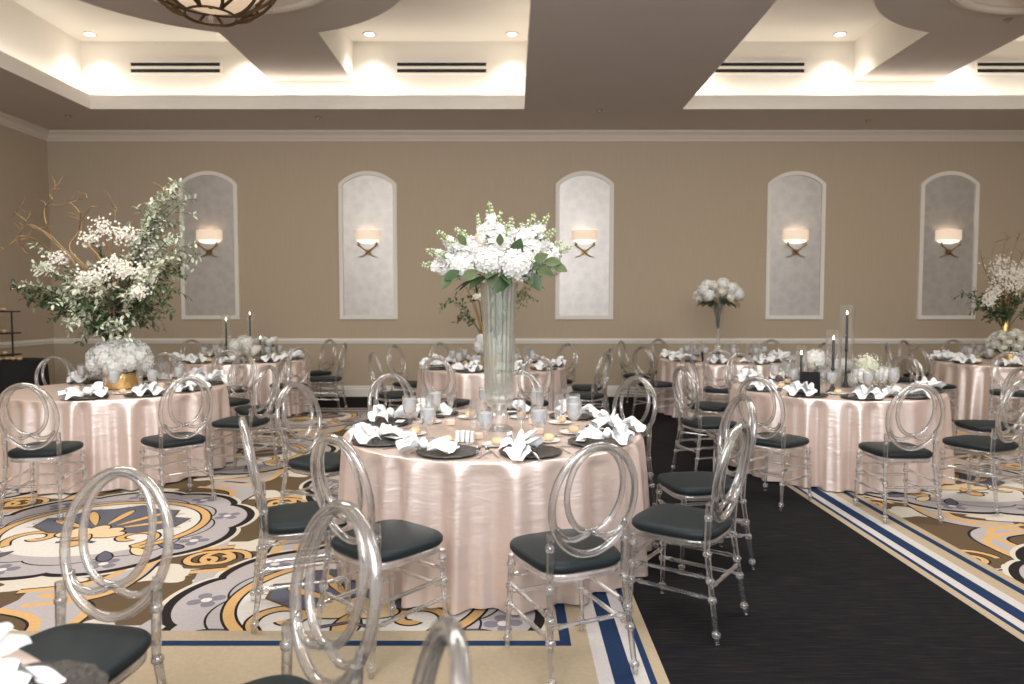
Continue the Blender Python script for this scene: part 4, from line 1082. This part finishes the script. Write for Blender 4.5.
    # ---------- candles
    def candle_set(t, px, ytop, ybase, Y, w, hurricane=True, hold=None):
        """ytop: flame top pixel; ybase: wax foot pixel; stands on the table"""
        x = (px-512)/711*Y*1.0
        zt = 1.55+(305-ytop)*Y/711; zc = 1.55+(305-ybase)*Y/711
        tn = TABLES[t]['d']
        zb = z
        hh = zc-zb
        g = G()
        if hh > .1: g.lathe([(.055, 0), (.055, .006), (.03, .02), (.014, .06), (.008, .12), (.007, hh-.05), (.016, hh-.035), (.018, hh-.02), (.012, hh-.01), (.014, hh+.008), (.001, hh+.004)], 20)
        else: g.lathe([(.04, 0), (.042, .006), (.02, .012), (.015, max(.02, hh-.01)), (.016, max(.03, hh+.008)), (.001, max(.028, hh+.004))], 20)
        hp = one('candlestick', g.mesh('candlestick', M['black']), '%s slim black candlestick on the %s' % (w, tn), 'candlestick', (x, Y, zb), 0, 'candlesticks on the %s' % tn)
        L = zt-.03-zc-hh*0
        g = G(); L = max(.05, zt-.035-zc); g.lathe([(.0125, 0), (.011, L-.01), (.006, L), (.001, L+.002)], 14); wx = g.mesh('wax', M['candle'])
        g = G(); g.tube([(0, 0, L), (0, 0, L+.012)], .0012, 4); wk = g.mesh('wick', M['black'])
        g = G(); g.lathe([(.001, L+.008), (.006, L+.014), (.007, L+.022), (.003, L+.036), (.001, L+.044)], 10); fl = g.mesh('flame', M['flame'])
        kit('taper_candle', [('wax', wx, [('wick', wk), ('flame', fl)])], '%s lit black taper candle on the %s' % (w, tn), 'candle', (x, Y, zb+max(hh, .02)+.005), 0, 'tapers on the %s' % tn)
        if hurricane:
            H2 = zt-zb+.06; rr = .05
            g = G(); g.lathe([(rr, 0), (rr, H2), (rr-.0025, H2), (rr-.0025, 0)], 24)
            if hh > .1:
                g = G(); g.lathe([(.066, 0), (.066, hh+.04+L+.06), (.0645, hh+.04+L+.06), (.0645, 0)], 24)
            one('hurricane_glass', g.mesh('hurricane_glass', M['thin_glass']), '%s clear hurricane chimney around a taper on the %s' % (w, tn), 'candle shade', (x, Y, zb), 0, 'hurricane glasses on the %s' % tn)
    candle_set(3, 847, 312, 347, 6.75, 'tallest')
    candle_set(3, 834, 337, 366, 6.35, 'middle')
    candle_set(3, 802, 352, 383, 6.45, 'shortest')
    candle_set(4, 226, 319, 343, 10.05, 'left')
    candle_set(4, 250, 313, 340, 10.25, 'middle')
    candle_set(4, 260, 337, 356, 10.0, 'right')
    # low florals around the candles
    def posy(t, px, py, Y, r, m, label, kind='hyd', n=1):
        p = w2(px, py, Y); rnd = random.Random(int(px*7+py))
        base = Vector((p.x, Y, z))
        th = thing('flower_posy', label, 'flowers', base)
        g = G(); rr = min(.05, r*.6); hv = max(.05, p.z-z-r*.55)
        g.lathe([(rr*.8, 0), (rr, .01), (rr*1.05, hv), (rr*.98, hv), (rr*.9, .014), (.001, .01)], 20); link('glass_cup', g.mesh('glass_cup', M['glass']), th)
        g = G(); g.tube([(0, 0, .015), (0, 0, p.z-z)], rr*.4, 8); link('stem', g.mesh('stem', M['stem']), th)
        c = Vector((0, 0, p.z-z))
        if kind == 'gyp':
            g = G(); g.ball(c, r*.72, 12, 8, .8, 1, .2, rnd)
            for q in range(420):
                v = Vector((rnd.gauss(0, 1), rnd.gauss(0, 1), rnd.gauss(0, 1))).normalized(); v = Vector((v.x*r, v.y*r, v.z*r*.85))*rnd.uniform(.75, 1.08)
                floret(g, c+v, v.normalized(), .011, rnd, 4)
            link('bloom', g.mesh('bloom', [m, M['bud']], True, None), th)
        else:
            for k in range(n):
                off = Vector((rnd.uniform(-1, 1), rnd.uniform(-.5, .5), rnd.uniform(-.3, .3)))*r*.8 if n > 1 else Vector((0, 0, 0))
                if kind == 'rose': me = rose_mesh(rnd, r*.62, m)
                else: me = floret_cluster(rnd, r if n == 1 else r*.7, 60, .026, .85).mesh('bloom', [m, M['bud']], True, None)
                o = link('rose' if kind == 'rose' else 'bloom', me, th, c+off); o.rotation_euler = (.5, rnd.uniform(-.4, .4), rnd.random()*6)
        g = G()
        for k in range(8):
            a = rnd.random()*6.28; d = Vector((math.cos(a), math.sin(a), -.3)); leaf(g, c+d*r*.6, d, Vector((0, 0, 1)), r*.7, r*.35, 0, .3)
        link('leaves', g.mesh('leaves', M['olive'], True, None), th)
    posy(3, 816, 360, 6.95, .115, M['petal'], 'white hydrangea posy in glass left of the candlesticks, right table')
    posy(3, 841, 368, 6.95, .10, M['petal'], 'white hydrangea posy behind the middle candlestick, right table')
    posy(3, 866, 367, 6.75, .155, M['cream_petal'], "airy baby's breath posy right of the candlesticks, right table", 'gyp')
    posy(3, 860, 378, 6.45, .095, M['petal'], "white hydrangea posy in front of the baby's breath, right table")
    posy(3, 884, 376, 6.6, .09, M['petal'], 'white hydrangea posy at the right end of florals, right table')
    posy(4, 241, 345, 10.15, .16, M['petal'], 'white flower posy left of the middle taper, back left table', 'hyd', 3)
    posy(4, 253, 352, 9.95, .14, M['cream_petal'], 'cream rose posy in front of the tapers, back left table', 'rose', 4)
    posy(4, 266, 342, 10.2, .12, M['petal'], 'white posy right of the tapers, back left table', 'rose', 3)
    posy(4, 233, 354, 9.9, .11, M['cream_petal'], 'cream posy left of the tapers, back left table', 'rose', 3)
    # table signs
    def sign(px, py, Y, w, h, label, rzz, strokes=False):
        p = w2(px, py, Y)
        th = thing('table_sign', label, 'sign', (p.x, Y, z), rzz)
        g = G(); g.box((-w/2, -.004, .004), (w/2, .004, h)); o = link('panel', g.mesh('panel', M['sign'], False), th, None, None, (-.12, 0, 0))
        g = G(); g.box((-w*.3, -.004, 0), (w*.3, .075, .004)); link('foot', g.mesh('sign_foot', M['sign'], False), th)
        if strokes:
            g = G()
            for k in range(3): g.tube([(-w*.3, -.0055, h*(.3+.2*k)), (-w*.1, -.0055, h*(.42+.2*k)), (w*.1, -.0055, h*(.36+.2*k)), (w*.3, -.0055, h*(.46+.2*k))], .003, 4)
            link('lettering', g.mesh('lettering', M['card']), th, None, None, (-.12, 0, 0))
    sign(811, 392, 6.28, .155, .19, 'square black table sign left of the candlesticks on the right table', -.15)
    sign(716, 357, 9.75, .115, .13, 'black table sign with white script under the trumpet vase', .1, True)
    sign(703, 357, 9.8, .05, .14, 'narrow black table sign left of the trumpet vase', .9)

def build_dessert_table():
    h = .76; TX, TY, TR = -7.16, 10.2, .40
    def fold(a): return .018*math.sin(13*a)+.008*math.sin(23*a+1)
    g = G(); rows = [(.02, h, 0), (TR-.02, h, 0), (TR, h-.008, .1)]+[(TR+.02*i/8, h-.012-(h-.02)*i/8, i/8) for i in range(1, 9)]
    n = 90; vs = [((r+k*fold(2*PI*q/n))*math.cos(2*PI*q/n), (r+k*fold(2*PI*q/n))*math.sin(2*PI*q/n), z) for r, z, k in rows for q in range(n)]
    g.add(vs, [(i*n+(q+1) % n, i*n+q, (i+1)*n+q, (i+1)*n+(q+1) % n) for i in range(len(rows)-1) for q in range(n)]+[tuple(range(n))])
    one('dessert_table', g.mesh('dessert_table', M['blackcloth'], True, .9), 'round dessert table draped in black by the left wall', 'table', (TX, TY, .006))
    h += .006
    # tiered stand
    Y = 10.2
    th = thing('tiered_stand', 'black tiered dessert stand on the black draped table', 'stand', (TX-.24, Y, h))
    zs = []
    for py in (311, 333, 355):
        zz = 1.55+(305-py)*(Y-.17)/711-h; zs.append(zz)
        g = G(); g.box((-.30, -.17, zz-.02), (.24, .17, zz)); link('shelf', g.mesh('shelf', M['black'], False), th)
    for sx, sy in ((-.18, -.15), (-.18, .15), (.12, .15)):
        g = G(); g.tube([(sx, sy, 0), (sx, sy, zs[0])], .012, 8); link('post', g.mesh('post', M['black']), th)
    pm = []
    for k in range(3):
        g = G(); g.ball((0, 0, .024), .040, 10, 7, .62, bumpy=.25, rnd=random.Random(k)); pm.append(g.mesh('pastry', M['pastry']))
    tiers = [('top', zs[0]), ('second', zs[1]), ('third', zs[2]), ('bottom', 0.0)]
    rnd = random.Random(2)
    pos = ('first', 'second', 'third', 'fourth', 'fifth', 'sixth')
    for nm, zz in tiers:
        k = 6
        for i in range(k):
            x = TX-.24+.19-.088*i + (.20 if nm == 'bottom' else 0)
            one('pastry', pm[rnd.randrange(3)], '%s golden pastry from the right on the %s tier of dessert stand' % (pos[i], nm), 'pastry', (x, Y-.11, h+zz), rnd.random()*6, 'pastries on the dessert stand')

# ---------------------------------------------------------------- build
build_room(); build_floor(); build_wall_fittings(); build_chandeliers(); build_tables(); build_centerpieces(); build_dessert_table()

# ---------------------------------------------------------------- light, camera
def area(name, loc, rot, sx, sy, e, col):
    L = bpy.data.lights.new(name, 'AREA'); L.shape = 'RECTANGLE'; L.size = sx; L.size_y = sy; L.energy = e; L.color = col
    o = bpy.data.objects.new(name, L); COL.objects.link(o); o.location = loc; o.rotation_euler = rot
    return o
area('bounce_flash', (-.2, -1.2, 3.6), (math.radians(62), 0, 0), 5, 2.6, 470, (1, .985, .97))
for nm, x in (('left', -3.6), ('middle', .9), ('right', 5.4)):
    area('added_fill_'+nm, (x, 4.6, 4.36), (math.radians(14), 0, 0), 3.0, 1.8, 150, (1, .95, .88))  # unseen overhead fills, added to brighten the table tops and back wall
for x0, x1 in ((CA[0], CA[1]), (CB[0], CB[1])):
    for (x, y, sx, sy) in (((x0+x1)/2, 10.74, 6.3, .12), (x0-.15, 6.9, .12, 7.0), (x1+.15, 6.9, .12, 7.0)):
        area('cove_strip', (x, y, HC+.21), (PI, 0, 0), sx, sy, 15, (1, .91, .80))
W = bpy.data.worlds.new('world'); scene.world = W; W.use_nodes = True
W.node_tree.nodes['Background'].inputs[0].default_value = (.95, .97, 1, 1); W.node_tree.nodes['Background'].inputs[1].default_value = .9

cam = bpy.data.cameras.new('camera'); cam.sensor_width = 36; cam.lens = 711*36/1024
co = bpy.data.objects.new('camera', cam); COL.objects.link(co)
co.location = (0, 0, 1.55); co.rotation_euler = (PI/2-PITCH, 0, 0)
cam.clip_start = .05
cam.dof.use_dof = True; cam.dof.focus_distance = 4.0; cam.dof.aperture_fstop = 2.2
scene.camera = co
scene.view_settings.view_transform = 'Standard'
scene.view_settings.look = 'None'
scene.view_settings.exposure = -.10; scene.view_settings.gamma = 1.0
cy = scene.cycles
cy.caustics_reflective = False; cy.caustics_refractive = False
cy.max_bounces = 10; cy.transparent_max_bounces = 24; cy.transmission_bounces = 8; cy.glossy_bounces = 4; cy.diffuse_bounces = 4
cy.sample_clamp_indirect = 4
